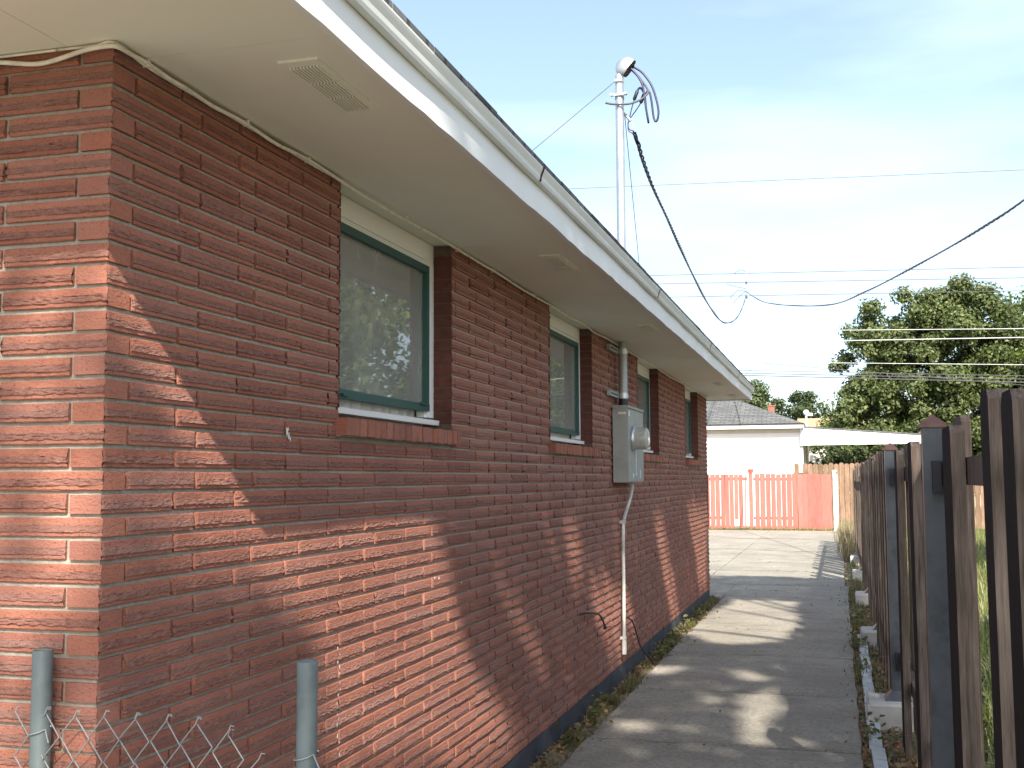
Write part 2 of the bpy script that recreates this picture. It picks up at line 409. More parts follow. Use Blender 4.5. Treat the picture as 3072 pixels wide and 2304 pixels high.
dc = [14.75, 15.85, 17.3, 19.25, 22.85, 27.4, 32.25]
for a, b_ in zip(dc[:-1], dc[1:]):
    for xa, xb in ((-9.2, -6.05), (-6.05, -3.0), (-3.0, -.35), (-.35, 1.69)):
        slab(xa + .004, xb - .004, a + .005, b_ - .005, drive, z1=-.004)
for (a, b_) in ((12.9, 14.75),):
    for xa, xb in ((-9.2, -6.05), (-6.05, -3.0), (-3.0, .15)):
        slab(xa + .004, xb - .004, a + .005, b_ - .005, drive, z1=-.004)

def crack(pts, wd, parent):
    P_ = []
    for i in range(len(pts) - 1):
        for k_ in range(10):
            t = k_ / 10; P_.append((pts[i][0] + (pts[i + 1][0] - pts[i][0]) * t + rnd.uniform(-.02, .02), pts[i][1] + (pts[i + 1][1] - pts[i][1]) * t + rnd.uniform(-.05, .05)))
    P_.append(pts[-1]); b = MB(); vs = []
    for i, p_ in enumerate(P_):
        w_ = wd * rnd.uniform(.3, 1.2) * (0 if i in (0, len(P_) - 1) else 1) + .0008; vs += [(p_[0], p_[1] - w_, .0035), (p_[0], p_[1] + w_, .0035)]
    b.add(vs, [(2 * i, 2 * i + 2, 2 * i + 3, 2 * i + 1) for i in range(len(P_) - 1)]); b.build('crack', M['soil'], parent)
for pts_, wd_ in (([(-3.2, 17.2), (-1.0, 17.35), (.4, 17.2), (1.5, 17.3)], .016), ([(-2.8, 15.75), (-.6, 15.9), (-.2, 15.5), (.15, 15.7)], .022), ([(-.9, 14.95), (.2, 14.7), (.9, 14.75), (1.6, 14.8)], .014),
                  ([(-3, 19.1), (-.5, 19.3), (.6, 19.05), (1.6, 19.3)], .012), ([(-3, 22.6), (-.8, 23.1), (.5, 22.5), (1.6, 22.4)], .022), ([(-.3, 24.6), (.7, 21.9), (1.2, 20.2)], .014), ([(-2, 27.3), (0, 27.6), (1.6, 27.3)], .02), ([(-2.5, 25.6), (-1, 25.2), (.4, 25.5)], .014), ([(-2, 20.9), (-.2, 21.2), (.7, 20.8)], .010)):
    crack(pts_, wd_, drive)
for pts_, wd_ in (([(.3, 13.9), (.7, 13.75), (1.1, 13.95)], .008), ([(.6, 6.2), (1.1, 6.24), (1.7, 6.2)], .005), ([(.2, 4.5), (.9, 4.56), (1.7, 4.52)], .004), ([(.2, 3.0), (.7, 3.4), (1.2, 3.35), (1.7, 3.6)], .003), ([(.2, 10.2), (.8, 10.0), (1.3, 10.3)], .004)):
    crack(pts_, wd_, path)

# ------------------------------------------------------------------ brick house
H0 = 2.544; CH = .05416; L = .3062; HD = .0987; JT = .0112; BD = .0880; BH = .0438; SOF = 2.592; WEND = 12.74
WINS = [(1.30, 2.50), (4.30, 5.52), (7.41, 8.60), (10.57, 11.75)]
house = empty('brick_house', (0, 0, 0), 'long low red brick house with white eaves and four recessed windows', 'house')

# mortar core with window openings
core = MB(); MX = -.0095
def wallseg(y0, y1, z0, z1): core.box(-.32, MX, y0, y1, z0, z1)
prev = 0.0085
for (a, b_) in WINS:
    wallseg(prev, a - .006, .11, SOF); wallseg(a - .006, b_ + .006, .11, 1.700); prev = b_ + .006
wallseg(prev, WEND - .0085, .11, SOF)
core.box(-6.0, -.32, .0085, .34, .11, SOF)                      # front
core.box(-6.0, -.32, WEND - .34, WEND - .0085, .11, SOF)        # back
wall = core.build('wall', M['mortar'], house)
fnd = MB(); fnd.box(-6.0, -.004, .004, WEND - .004, -.3, .1095); fnd.build('foundation', M['foundation'], house)

def brick_grid(nu, nv_rows, seed, smoothband=True):
    """unit brick: length along +Y 0..1, height 0..1 (z), face at x=0 outward +x, depth BD. returns V,F,rough"""
    r = np.random.default_rng(seed)
    vs_ = np.array(nv_rows); us = np.linspace(0, 1, nu + 1)
    lo, hi = .24 + r.uniform(-.03, .03), .66 + r.uniform(-.05, .05)
    U, Vv = np.meshgrid(us, vs_)
    ln = len(vs_)
    nz_ = r.normal(0, 1, (ln, nu + 1)); ker = np.array([.25, .5, .25])
    for i in range(ln): nz_[i] = np.convolve(np.pad(nz_[i], 1, mode='edge'), ker, 'valid')
    big = np.convolve(np.pad(r.normal(0, 1, nu + 1), 4, mode='edge'), np.ones(9) / 9, 'valid')
    band = ((Vv > .245) & (Vv < .61)).astype(float)
    amp = r.uniform(.35, 1.0)
    tap = np.clip(1 - (Vv - .25) / .38, 0, 1)
    X = band * (.0032 * tap + amp * (.0019 * nz_ + .0030 * big[None, :] * (.35 + .65 * tap)))
    X = np.clip(X * 1.15, -.0045, .0085)
    X[0] -= .0022; X[-1] -= .0022; X[:, 0] -= .002; X[:, -1] -= .002
    Zv = Vv * BH + (r.normal(0, .0006, Vv.shape)) * (Vv > 0) * (Vv < 1)
    edge = np.zeros_like(X); Zv[0] += r.normal(0, .0006, nu + 1); Zv[-1] += r.normal(0, .0006, nu + 1)
    P = np.stack([X, U, Zv], -1).reshape(-1, 3)
    rough = np.clip(band + 0, 0, 1).reshape(-1)
    n1 = nu + 1; F = []
    for j in range(ln - 1):
        a = np.arange(nu) + j * n1; F.append(np.stack([a, a + 1, a + n1 + 1, a + n1], 1))
    F = np.concatenate(F)
    # back corners & sides
    bidx = len(P); bk = np.array([(-BD, 0, 0), (-BD, 1, 0), (-BD, 1, BH), (-BD, 0, BH), (-.003, 0, 0), (-.003, 1, 0), (-.003, 1, BH), (-.003, 0, BH)], float)
    P = np.concatenate([P, bk]); rough = np.concatenate([rough, np.zeros(8)])
    b = bidx
    F2 = np.array([(b, b + 1, b + 5, b + 4), (b + 3, b + 7, b + 6, b + 2), (b, b + 4, b + 7, b + 3), (b + 1, b + 2, b + 6, b + 5)])
    # strips from face rim to b+4.. ring
    tris = []
    for i in range(nu): tris.append((b + 4 if i < nu / 2 else b + 5, i + 1, i))
    tris.append((b + 4, b + 5, int(nu / 2 + .5)))
    top = (ln - 1) * n1
    for i in range(nu): tris.append((b + 7 if i < nu / 2 else b + 6, top + i, top + i + 1))
    tris.append((b + 6, b + 7, top + int(nu / 2 + .5)))
    for j in range(ln - 1): tris.append((b + 4 if j < (ln - 1) / 2 else b + 7, j * n1, (j + 1) * n1))
    tris.append((b + 7, b + 4, int((ln - 1) / 2 + .5) * n1))
    for j in range(ln - 1): tris.append((b + 5 if j < (ln - 1) / 2 else b + 6, (j + 1) * n1 + nu, j * n1 + nu))
    tris.append((b + 5, b + 6, int((ln - 1) / 2 + .5) * n1 + nu))
    return P, np.concatenate([F, F2]), np.array(tris), rough
VR_HI = [0, .04, .20, .238, .250, .32, .40, .48, .56, .60, .66, .96, 1]
VR_LO = [0, .235, .252, .37, .49, .60, .65, 1]
hi_var = [brick_grid(44, VR_HI, 100 + i) for i in range(14)]
lo_var = [brick_grid(12, VR_LO, 300 + i) for i in range(10)]
hi_mesh = [np_mesh('brick', v, [q, t], M['brick'], {'rough': r}, False) for v, q, t, r in hi_var]
hdr = MB(); 
# list all bricks: (face, start, length, row, zbottom)
bricks = []
for j in range(-1, 45):
    zb = H0 - (j + 1) * CH + (CH - BH) / 2
    hgt = min(BH, SOF - .004 - zb)
    segs = [(0.0 if j % 2 else HD, WEND)]
    if j <= 15:
        for (a, b_) in WINS:
            if j <= 13: pass
            new = []
            for (s, e) in segs:
                if s < a < e: new.append((s, a)); new.append((b_, e))
                else: new.append((s, e))
            segs = new
    first = True
    for (s, e) in segs:
        # keep the running bond: joints on global grid
        y = (0.0 if j % 2 else HD - L)
        while y < e - .02:
            y0 = max(y, s); y1 = min(y + L - JT, e)
            if y1 - y0 > .03 and y1 > s:
                bricks.append(('R', y0, y1 - y0, j, zb, hgt))
            y += L
    x = 0.0 if j % 2 == 0 else HD
    while x < 3.6:
        bricks.append(('F', x, L - JT, j, zb, hgt)); x += L
camp = np.array([1.6484, -2.2991, 1.5427]); RMn = np.array(RM)
def score(br):
    f, s, ln, j, zb, hg = br
    c = [np.array((0, s + t * ln, zb + hg / 2)) if f == 'R' else np.array((-s - t * ln, 0, zb + hg / 2)) for t in (0, .5, 1)]
    uv = []
    for p in c:
        d = RMn.T @ (p - camp)
        if d[2] > -.1: return 0
        uv.append((d[0] / -d[2] * 40.084 / 36 * 1024 + 512, 384 - d[1] / -d[2] * 40.084 / 36 * 1024, -d[2]))
    w_ = min(uv[-1][0], 1024) if f == 'R' else uv[0][0]
    inside = sum(1 for u in uv if 0 < u[0] < 1024 and 0 < u[1] < 768)
    if not inside: return 0
    return abs(uv[-1][0] - uv[0][0]) * hg / uv[1][2] * (inside / 3)
order = sorted(range(len(bricks)), key=lambda i: -score(bricks[i]))
near = set(order[:300])
accV = []; accQ = []; accT = []; accR = []; off = 0
RZF = Matrix.Rotation(-math.pi / 2, 4, 'Z')     # face turned to -y
for i, br in enumerate(bricks):
    f, s, ln, j, zb, hg = br
    jx = rnd.uniform(-.0022, .0022); tz = rnd.uniform(-.0012, .0012); flip = rnd.random() < .5
    if i in near:
        o = obj('brick', hi_mesh[rnd.randrange(len(hi_mesh))], wall)
        sy = -ln if flip else ln
        if f == 'R':
            o.matrix_local = Matrix.Translation((jx, s + (ln if flip else 0), zb + tz)) @ Matrix.Diagonal((1, sy, hg / BH, 1))
        else:
            # local y -> -x... face outward -y
            o.matrix_local = Matrix.Translation((-s - ln + (0 if not flip else ln), jx, zb + tz)) @ Matrix(((0, 1, 0, 0), (-1, 0, 0, 0), (0, 0, 1, 0), (0, 0, 0, 1))) @ Matrix.Diagonal((1, sy, hg / BH, 1))
    else:
        v, q, t, r = lo_var[rnd.randrange(len(lo_var))]
        P = v.copy(); yy = (1 - P[:, 1]) if flip else P[:, 1]
        if f == 'R': W = np.stack([P[:, 0] + jx, s + yy * ln, zb + tz + P[:, 2] * hg / BH], 1)
        else: W = np.stack([-s - ln + yy * ln, -(P[:, 0] + jx), zb + tz + P[:, 2] * hg / BH], 1)
        accV.append(W); accQ.append(q + off); accT.append(t + off); accR.append(r); off += len(P)
rest = obj('brickwork', np_mesh('brickwork', np.concatenate(accV), [np.concatenate(accQ), np.concatenate(accT)], M['brick'], {'rough': np.concatenate(accR)}), wall)
tag(rest, kind='stuff')

# brick splash of old paint on the near wall
pm = MB()
for (yy, zz, a, b_) in ((.905, 1.692, .007, .030), (.918, 1.678, .005, .026), (.928, 1.668, .004, .018), (.914, 1.700, .003, .014)):
    pts = [(.0075, yy + a * math.cos(t) * rnd.uniform(.5, 1.1), zz + b_ * .5 * math.sin(t) * rnd.uniform(.6, 1.1)) for t in [k * math.pi / 5 for k in range(10)]]
    pm.add(pts, [tuple(range(10))])
for q in range(16):
    yy = 1.30 + rnd.uniform(-.012, .012); zz = .98 - q * .024 + rnd.uniform(-.008, .008); a = rnd.uniform(.002, .005); b_ = rnd.uniform(.006, .02)
    pts = [(.0085, yy + a * math.cos(t) * rnd.uniform(.5, 1.1), zz + b_ * .5 * math.sin(t) * rnd.uniform(.6, 1.1)) for t in [k * math.pi / 4 for k in range(8)]]
    pm.add(pts, [tuple(range(8))])
for (yy, zz) in ((2.25, 1.13), (2.3, 1.125), (2.6, 1.08), (3.4, .86), (3.9, .72)):
    pts = [(.0085, yy + .008 * math.cos(t) * rnd.uniform(.5, 1.1), zz + .007 * math.sin(t) * rnd.uniform(.6, 1.1)) for t in [k * math.pi / 4 for k in range(8)]]
    pm.add(pts, [tuple(range(8))])
tag(pm.build('paint_splash', M['streak'], house), kind='stuff')

# window sills (rowlock bricks), one object for each brick
rb = []
for i in range(6):
    b = MB(); ln = .118; tw = .0525; hh = .060
    nx = 4; vs = []
    for a in range(nx + 1):
        for (dy, dz) in ((0, 0), (tw, 0), (tw, hh), (0, hh)):
            vs.append((-.078 + ln * a / nx + rnd.uniform(-.002, .002), dy + rnd.uniform(-.002, .002), dz + rnd.uniform(-.002, .002)))
    fs = [(a * 4 + k, a * 4 + (k + 1) % 4, a * 4 + 4 + (k + 1) % 4, a * 4 + 4 + k) for a in range(nx) for k in range(4)] + [(3, 2, 1, 0), (nx * 4, nx * 4 + 1, nx * 4 + 2, nx * 4 + 3)]
    b.add(vs, fs); rb.append(b.mesh('brick', M['brick']))
for wi, (a, b_) in enumerate(WINS):
    # mortar bed under the row is the sill part
    s = MB(); s.box(-.085, .018, a - .02, b_ + .045, 1.689, 1.7465); sill = s.build('window_sill', M['mortar'], house)
    y = a - .025
    while y < b_ + .02:
        o = obj('brick', rb[rnd.randrange(6)], sill); o.matrix_local = Matrix.Translation((rnd.uniform(-.004, .003), y, 1.6915 + rnd.uniform(-.0015, .0015)))
        y += .0625

# header bricks lining the window reveals
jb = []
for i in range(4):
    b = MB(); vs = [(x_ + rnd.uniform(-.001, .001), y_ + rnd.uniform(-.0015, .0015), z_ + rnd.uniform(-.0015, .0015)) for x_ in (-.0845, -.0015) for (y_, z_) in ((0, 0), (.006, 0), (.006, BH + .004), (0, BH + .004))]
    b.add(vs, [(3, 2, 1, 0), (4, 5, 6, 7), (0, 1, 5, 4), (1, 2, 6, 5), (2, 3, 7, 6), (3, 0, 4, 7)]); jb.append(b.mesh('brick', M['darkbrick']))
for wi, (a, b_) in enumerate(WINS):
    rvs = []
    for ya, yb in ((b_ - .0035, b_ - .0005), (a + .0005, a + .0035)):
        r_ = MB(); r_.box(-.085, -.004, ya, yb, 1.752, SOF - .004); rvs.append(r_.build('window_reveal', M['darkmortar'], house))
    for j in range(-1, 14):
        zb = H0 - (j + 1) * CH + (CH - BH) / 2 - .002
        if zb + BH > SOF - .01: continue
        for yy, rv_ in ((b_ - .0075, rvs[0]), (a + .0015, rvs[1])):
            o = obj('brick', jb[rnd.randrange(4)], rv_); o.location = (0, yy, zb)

# windows
for wi, (a, b_) in enumerate(WINS):
    xi = -.100; c = MB()
    c.box(xi - .03, -.087, b_ - .082, b_ - .004, 1.813, 2.51)       # right board
    c.box(xi - .03, -.087, a + .004, a + .082, 1.813, 2.51)         # left board
    c.box(xi - .03, -.089, a + .002, b_ - .002, 2.51, SOF - .003)   # head
    c.box(xi - .034, -.096, a + .07, b_ - .07, 2.485, 2.512)        # inner stop
    c.box(xi - .034, -.098, b_ - .096, b_ - .083, 1.813, 2.49)
    win = c.build('window', M['casing'], house)
    sb = MB(); sb.prism([(-.15, 1.786), (-.062, 1.779), (-.058, 1.800), (-.15, 1.815)], 'y', a - .003 + .006, b_ + .002); sb.build('sill_board', M['casing'], win)
    y0, y1, z0, z1 = a + .084, b_ - .084, 1.838, 2.482; fw = .031
    s = MB(); xs0, xs1 = -.116, -.084 + .006
    s.box(xs0, xs1, y0, y0 + fw, z0 + fw, z1 - fw); s.box(xs0, xs1, y1 - fw, y1, z0 + fw, z1 - fw)
    s.box(xs0, xs1, y0, y1, z1 - fw, z1); s.box(xs0, xs1 + .002, y0, y1, z0, z0 + fw)
    s.box(xs1 + .001, xs1 + .012, y0 + .10, y0 + .16, z0 + .006, z0 + .016); s.box(xs1 + .001, xs1 + .012, y1 - .12, y1 - .05, z0 + .024, z0 + .034)
    s.build('sash', M['green'], win)
    p = MB(); p.box(-.104, -.1005, y0 + fw - .004, y1 - fw + .004, z0 + fw - .004, z1 - fw + .004); p.build('pane', M['glass'], win)
    cu = MB(); n = 60; vs = []; fs = []
    for k in range(n + 1):
        yy = a - .02 + (b_ - a + .04) * k / n; xx = -.150 + .008 * math.sin(k * 1.3 + wi) + rnd.uniform(-.003, .003)
        vs += [(xx, yy, 1.72), (xx + .004, yy, 2.585)]
    for k in range(n): fs.append((2 * k, 2 * k + 2, 2 * k + 3, 2 * k + 1))
    cu.add(vs, fs, 0, True); cu.build('curtain', M['curtain'], win)
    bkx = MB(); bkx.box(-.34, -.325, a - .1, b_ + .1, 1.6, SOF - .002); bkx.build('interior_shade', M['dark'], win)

# soffit panels, fascia, gutter, roof
soff = empty('soffit', (0, 0, 0), parent=house)
XO = .5445; YF = -.545; YB = 13.30
def spanel(x0, x1, y0, y1): 
    b = MB(); b.box(x0, x1, y0, y1, SOF + rnd.uniform(0, .001), SOF + .014); b.build('panel', M['soffit'], soff)
ys = [.112, 2.56, 5.12, 7.68, 10.28, YB - .02]
spanel(-.125, XO - .02, YF + .02, ys[0] - .0015)
for a, b_ in zip(ys[:-1], ys[1:]): spanel(-.30, XO - .02, a + .0015, b_ - .0015)
spanel(-2.56, -.1275, YF + .02, .30); spanel(-5.0, -2.5625, YF + .02, .30); spanel(-6.5, -5.0025, YF + .02, .30)
spanel(-6.5, -.3025, WEND - .1, YB - .02)
def wavy(x0, x1, y0, y1, z0, z1, nseg, ax):
    b = MB(); vs = []; fs = []
    for k in range(nseg + 1):
        t = k / nseg; e = rnd.uniform(-.0025, .0025); q = .002 * math.sin(t * 23) 
        if ax == 'y':
            y = y0 + (y1 - y0) * t; vs += [(x0, y, z0 + e), (x1 + q, y, z0 + e), (x1 + q, y, z1), (x0, y, z1)]
        else:
            x = x0 + (x1 - x0) * t; vs += [(x, y1, z0 + e), (x, y0 + q, z0 + e), (x, y0 + q, z1), (x, y1, z1)]
    for k in range(nseg):
        for m_ in range(4): fs.append((k * 4 + m_, k * 4 + (m_ + 1) % 4, k * 4 + 4 + (m_ + 1) % 4, k * 4 + 4 + m_))
    fs += [(3, 2, 1, 0), (nseg * 4, nseg * 4 + 1, nseg * 4 + 2, nseg * 4 + 3)]
    b.add(vs, fs); return b
for (a, b_) in ((YF, 3.9), (3.902, 7.2), (7.202, YB)):
    wavy(XO - .018, XO, a, b_, 2.576, 2.735, max(8, int((b_ - a) * 9)), 'y').build('fascia_board', M['white'], house)
wavy(-6.5, XO - .0185, YF, YF + .018, 2.576, 2.735, 40, 'x').build('fascia_board', M['white'], house)
wavy(-6.5, XO - .0185, YB - .018, YB, 2.576, 2.735, 40, 'x').build('fascia_board', M['white'], house)
# gutter on the long side in lengths with seams
prof = [(XO + .002, 2.683), (XO + .025, 2.682), (XO + .029, 2.692), (XO + .031, 2.706), (XO + .038, 2.722), (XO + .041, 2.730), (XO + .041, 2.738), (XO + .037, 2.739), (XO + .035, 2.733), (XO + .006, 2.733), (XO + .002, 2.737)]
for (a, b_) in ((YF - .01, 1.88), (1.886, 4.85), (4.856, 7.9), (7.906, 10.9), (10.906, YB + .01)):
    gg = MB(); gg.prism(prof, 'y', a, b_); gt = gg.build('gutter', M['gutter'], house)
    k = MB(); pr = [(x + .0022, z - .001) for x, z in prof[1:7]]; k.prism(prof[1:7] + pr[::-1], 'y', b_ - .012, b_ + .004); k.build('gutter_strap', M['dark'], gt)
roof = empty('roof', (0, 0, 0), parent=house)
SL = .34; xr = -6.5
def roofz(x): return 2.752 + (XO + .03 - x) * SL
r = MB(); ex = XO + .040; e0, e1 = YF - .06, YB + .06; ze = roofz(ex); half = 4.2; zr = ze + half * SL
A = (ex, e0, ze); B = (ex, e1, ze); C = (ex - 2 * half, e1, ze); D = (ex - 2 * half, e0, ze); R1 = (ex - half, e0 + half, zr); R2 = (ex - half, e1 - half, zr)
r.add([A, B, C, D, R1, R2], [(0, 1, 5, 4), (1, 2, 5), (2, 3, 4, 5), (3, 0, 4)])
r.add([(p[0], p[1], p[2] - .02) for p in (A, B, C, D)], [(0, 1, 2, 3)])
rr = r.build('shingle_deck', M['shingle'], roof)
# shingle tabs at the eave drip line
y = e0
while y < e1 - .02:
    ln = min(rnd.uniform(.29, .32), e1 - y); b = MB()
    dz = rnd.uniform(0, .002)
    b.box(ex - .16, ex + rnd.uniform(.001, .005), y + .002, y + ln - .003, ze - .012 + dz, ze + .0045 + dz); 
    o = b.build('shingle', M['shingle'], roof); y += ln

# soffit vents
def vent(y0, x0, x1, y1):
    v = MB(); z = SOF - .0005
    v.box(x0, x1, y0, y1, z - .005, z + .002)
    o = v.build('soffit_vent', M['soffit'], house)
    n = 9; sl = MB()
    for blk in range(3):
        ya = y0 + .03 + blk * (y1 - y0 - .06) / 3 + .006; yb = y0 + .03 + (blk + 1) * (y1 - y0 - .06) / 3 - .006
        for k in range(n):
            xx = x0 + .018 + (x1 - x0 - .036) * k / (n - 1)
            sl.box(xx - .0022, xx + .0022, ya, yb, z - .0105, z - .0054)
    sl.build('louvre', M['soffit'], o)
    hl = MB()
    for blk in range(3):
        ya = y0 + .03 + blk * (y1 - y0 - .06) / 3 + .006; yb = y0 + .03 + (blk + 1) * (y1 - y0 - .06) / 3 - .006
        hl.box(x0 + .016, x1 - .016, ya, yb, z - .0056, z - .0051)
    hl.build('vent_screen', M['enclosure'], o)
for (a, xa, xb, b_) in ((.228, .315, .425, .648), (2.84, .315, .415, 3.27), (5.42, .335, .435, 5.78), (10.4, .32, .42, 10.8), (12.3, .30, .40, 12.7)): vent(a, xa, xb, b_)

# ------------------------------------------------------------------ telephone wires under the eave
def cable(name, pts, r, mat, label, cat, group=None, k=6, n=6):
    b = MB(); b.tube(smooth_path(pts, k), r, n); return tag(b.build(name, mat), label, cat, group)
tw = empty('telephone_wire', (0, 0, 2.58), 'cream telephone wire stapled along the top of the brick wall under the eave', 'wire')
pts = [(-1.6, -.012, 2.583), (-.9, -.012, 2.586), (-.55, -.012, 2.585), (-.40, -.013, 2.583), (-.317, -.013, 2.577), (-.235, -.014, 2.564), (-.19, -.014, 2.561), (-.142, -.014, 2.567), (-.075, -.014, 2.580), (-.02, -.016, 2.583), (.016, -.012, 2.581), (.014, .05, 2.584), (.013, .12, 2.587), (.016, .21, 2.579), (.012, .30, 2.582), (.012, .43, 2.577), (.012, .60, 2.583)]
y = .8
while y < 12.6:
    pts.append((.012 + rnd.uniform(-.002, .002), y, 2.583 + rnd.uniform(-.010, .004))); y += rnd.uniform(.22, .42)
pts = [(p[0], p[1], p[2] - 0.0) for p in pts]
twz = Matrix.Translation((0, 0, -2.58))
b = MB(); b.tube([(p[0], p[1], p[2] - 2.5855) for p in smooth_path(pts, 5)], .0058, 7); b.build('thick_wire', M['wirewhite'], tw)
p2 = [(-1.6, -.008, 2.587), (-.317, -.009, 2.5865), (-.142, -.008, 2.5865), (-.05, -.009, 2.585), (.010, -.009, 2.587), (.008, .1, 2.576), (.008, .25, 2.573), (.008, .5, 2.574), (.008, .95, 2.574), (.008, 1.28, 2.576)]
b = MB(); b.tube([(p[0], p[1], p[2] - 2.58) for p in smooth_path(p2, 5)], .0034, 6); b.build('thin_wire', M['wirewhite'], tw)
for y in (.118, .62, 1.02, 1.9, 2.55, 3.1, 3.9, 4.6, 5.3, 6.0):
    b = MB(); b.box(-.002, .02, y - .003, y + .003, -.009, .010); b.build('staple', M['wirewhite'], tw)

# ------------------------------------------------------------------ electricity meter box, riser and mast, conduit
mt = empty('meter_box', (.0, 6.2, 1.51), 'grey steel electricity meter box with round glass meter on brick wall', 'meter box')
b = MB(); b.box(.010, .118, 0, .70, 0, .562); b.build('enclosure', M['enclosure'], mt)
b = MB(); b.box(.006, .131, -.006, .706, .5625, .582); b.build('lid', M['enclosure'], mt)
b = MB(); b.box(.1185, .127, .004, .33, .006, .555); b.build('meter_cover', M['enclosure'], mt)
b = MB(); b.box(.1185, .1265, .336, .694, .006, .555); b.build('breaker_door', M['enclosure'], mt)
b = MB(); b.lathe([(.096, .1275), (.098, .132), (.098, .150), (.092, .153)], (0, .195, .335), 'x', 28)
b.lathe([(.1005, .136), (.1005, .146), (.097, .147)], (0, .195, .335), 'x', 28); b.build('meter_ring', M['galv'], mt)
b = MB(); b.lathe([(.085, .150), (.084, .225), (.080, .240), (.066, .248), (.0, .249)], (0, .195, .335), 'x', 28); b.build('meter', M['meterglass'], mt)
b = MB(); b.box(.055, .112, -.0022, -.0006, .515, .53); b.build('sticker', M['label'], mt)
b = MB(); b.box(.060, .100, -.0030, -.0023, .519, .5205); b.box(.060, .095, -.0030, -.0023, .5235, .525); b.build('sticker_print', M['labelred'], mt)
b = MB(); b.box(.1275, .1285, .03, .08, .50, .54); b.build('sticker', M['label'], mt)
b = MB()
for i in range(9):
    zz = .05 + i * .022; b.box(.1275, .1295, .32 + rnd.uniform(-.008, .01), .338 + rnd.uniform(0, .012), zz, zz + .0225)
b.box(.1275, .1295, .30, .335, .225, .25); b.build('caulk_run', M['streak'], mt)
b = MB(); b.lathe([(.020, .1275), (.020, .130)], (0, .20, .05), 'x', 10); b.box(.1268, .1285, .52, .545, .03, .10); b.build('sticker', M['label'], mt)
b = MB(); b.lathe([(.012, -.055), (.013, -.05), (.013, -.018), (.009, -.016), (.009, -.0005)], (.065, .52, 0), 'z', 12); b.build('brass_plug', M['brass'], mt)

mast = empty('service_mast', (.065, 6.36, 2.09), 'tall galvanised service mast with hooded weatherhead rising above the roof', 'mast')
b = MB(); b.tube([(0, 0, .003), (0, 0, .06)], .036, 14, 0); b.build('hub', M['black'], mast)
b = MB(); b.tube([(0, 0, .06), (0, 0, .10), (0, 0, .508)], .0335, 18); b.build('riser_pipe', M['galvold'], mast)
b = MB(); b.tube([(0, 0, .509), (0, 0, 1.6), (0, 0, 2.62)], .0335, 18); b.build('mast_pipe', M['galv'], mast)
for zz in (.085, .427):
    b = MB(); b.box(-.058, -.030, -.36, .06, zz - .020, zz + .020)
    b.box(-.030, -.028, -.35, .05, zz - .006, zz + .006, 0)
    st = b.build('strut', M['galvold'], mast)
    b = MB(); b.lathe([(.0365, -.02), (.0365, .02)], (0, 0, zz), 'z', 18); b.box(-.03, .03, .034, .066, zz - .013, zz + .013); b.build('strut_clamp', M['galv'], st)
    b = MB()
    for k in range(5): b.box(-.0305, -.0272, -.34 + k * .055, -.305 + k * .055, zz - .007, zz + .007)
    b.build('slot', M['dark'], st)
# flashing where the mast passes through the roof
b = MB(); zt = roofz(.065) - 2.09; b.lathe([(.085, zt - .02), (.05, zt + .05), (.037, zt + .10)], (0, 0, 0), 'z', 16); b.build('roof_flashing', M['galvold'], mast)
b = MB()
for zz in (2.566, 2.45, 2.43): b.lathe([(.0365, -.008), (.0365, .008)], (0, 0, zz), 'z', 16)
b.box(-.062, .062, -.048, -.034, 2.441, 2.459); b.box(-.03, .03, -.046, -.034, 2.556, 2.576)
b.lathe([(.012, -.062), (.012, -.034)], (-.056, 0, 2.45), 'y', 8); b.lathe([(.012, -.062), (.012, -.034)], (.056, 0, 2.45), 'y', 8)
b.build('clamp', M['galvold'], mast)
# weatherhead: hood swelling towards +x with a dark mouth
hood = MB(); nu_, nv_ = 44, 30; vs = []; nrm = Vector((.80, 0, -.60)); p0 = Vector((.085, 0, 2.66)); flat = []
for j in range(nv_ + 1):
    th_ = math.pi * j / nv_
    for i in range(nu_):
        ph = 2 * math.pi * i / nu_
        p = Vector((.060 + .090 * math.sin(th_) * math.cos(ph), .062 * math.sin(th_) * math.sin(ph), 2.672 + .088 * math.cos(th_)))
        d = (p - p0).dot(nrm); flat.append(d > 1e-4)
        if d > 0: p = p - nrm * d
        if p.z < 2.612: p.z = 2.612
        vs.append(p)
fa = []; fb = []
for j in range(nv_):
    for i in range(nu_):
        f = (j * nu_ + i, j * nu_ + (i + 1) % nu_, (j + 1) * nu_ + (i + 1) % nu_, (j + 1) * nu_ + i)
        (fb if sum(flat[k] for k in f) >= 3 else fa).append(f)
hood.add(vs, fa, 0, True); hd = hood.build('weatherhead', M['galv'], mast)
mo = MB(); mo.add([p - nrm * .004 for p in vs], fb); mo.build('mouth_plate', M['black'], hd)
def rel(pts, o): return [(p[0] - o[0], p[1] - o[1], p[2] - o[2]) for p in pts]
MO = (.065, 6.36, 2.09)
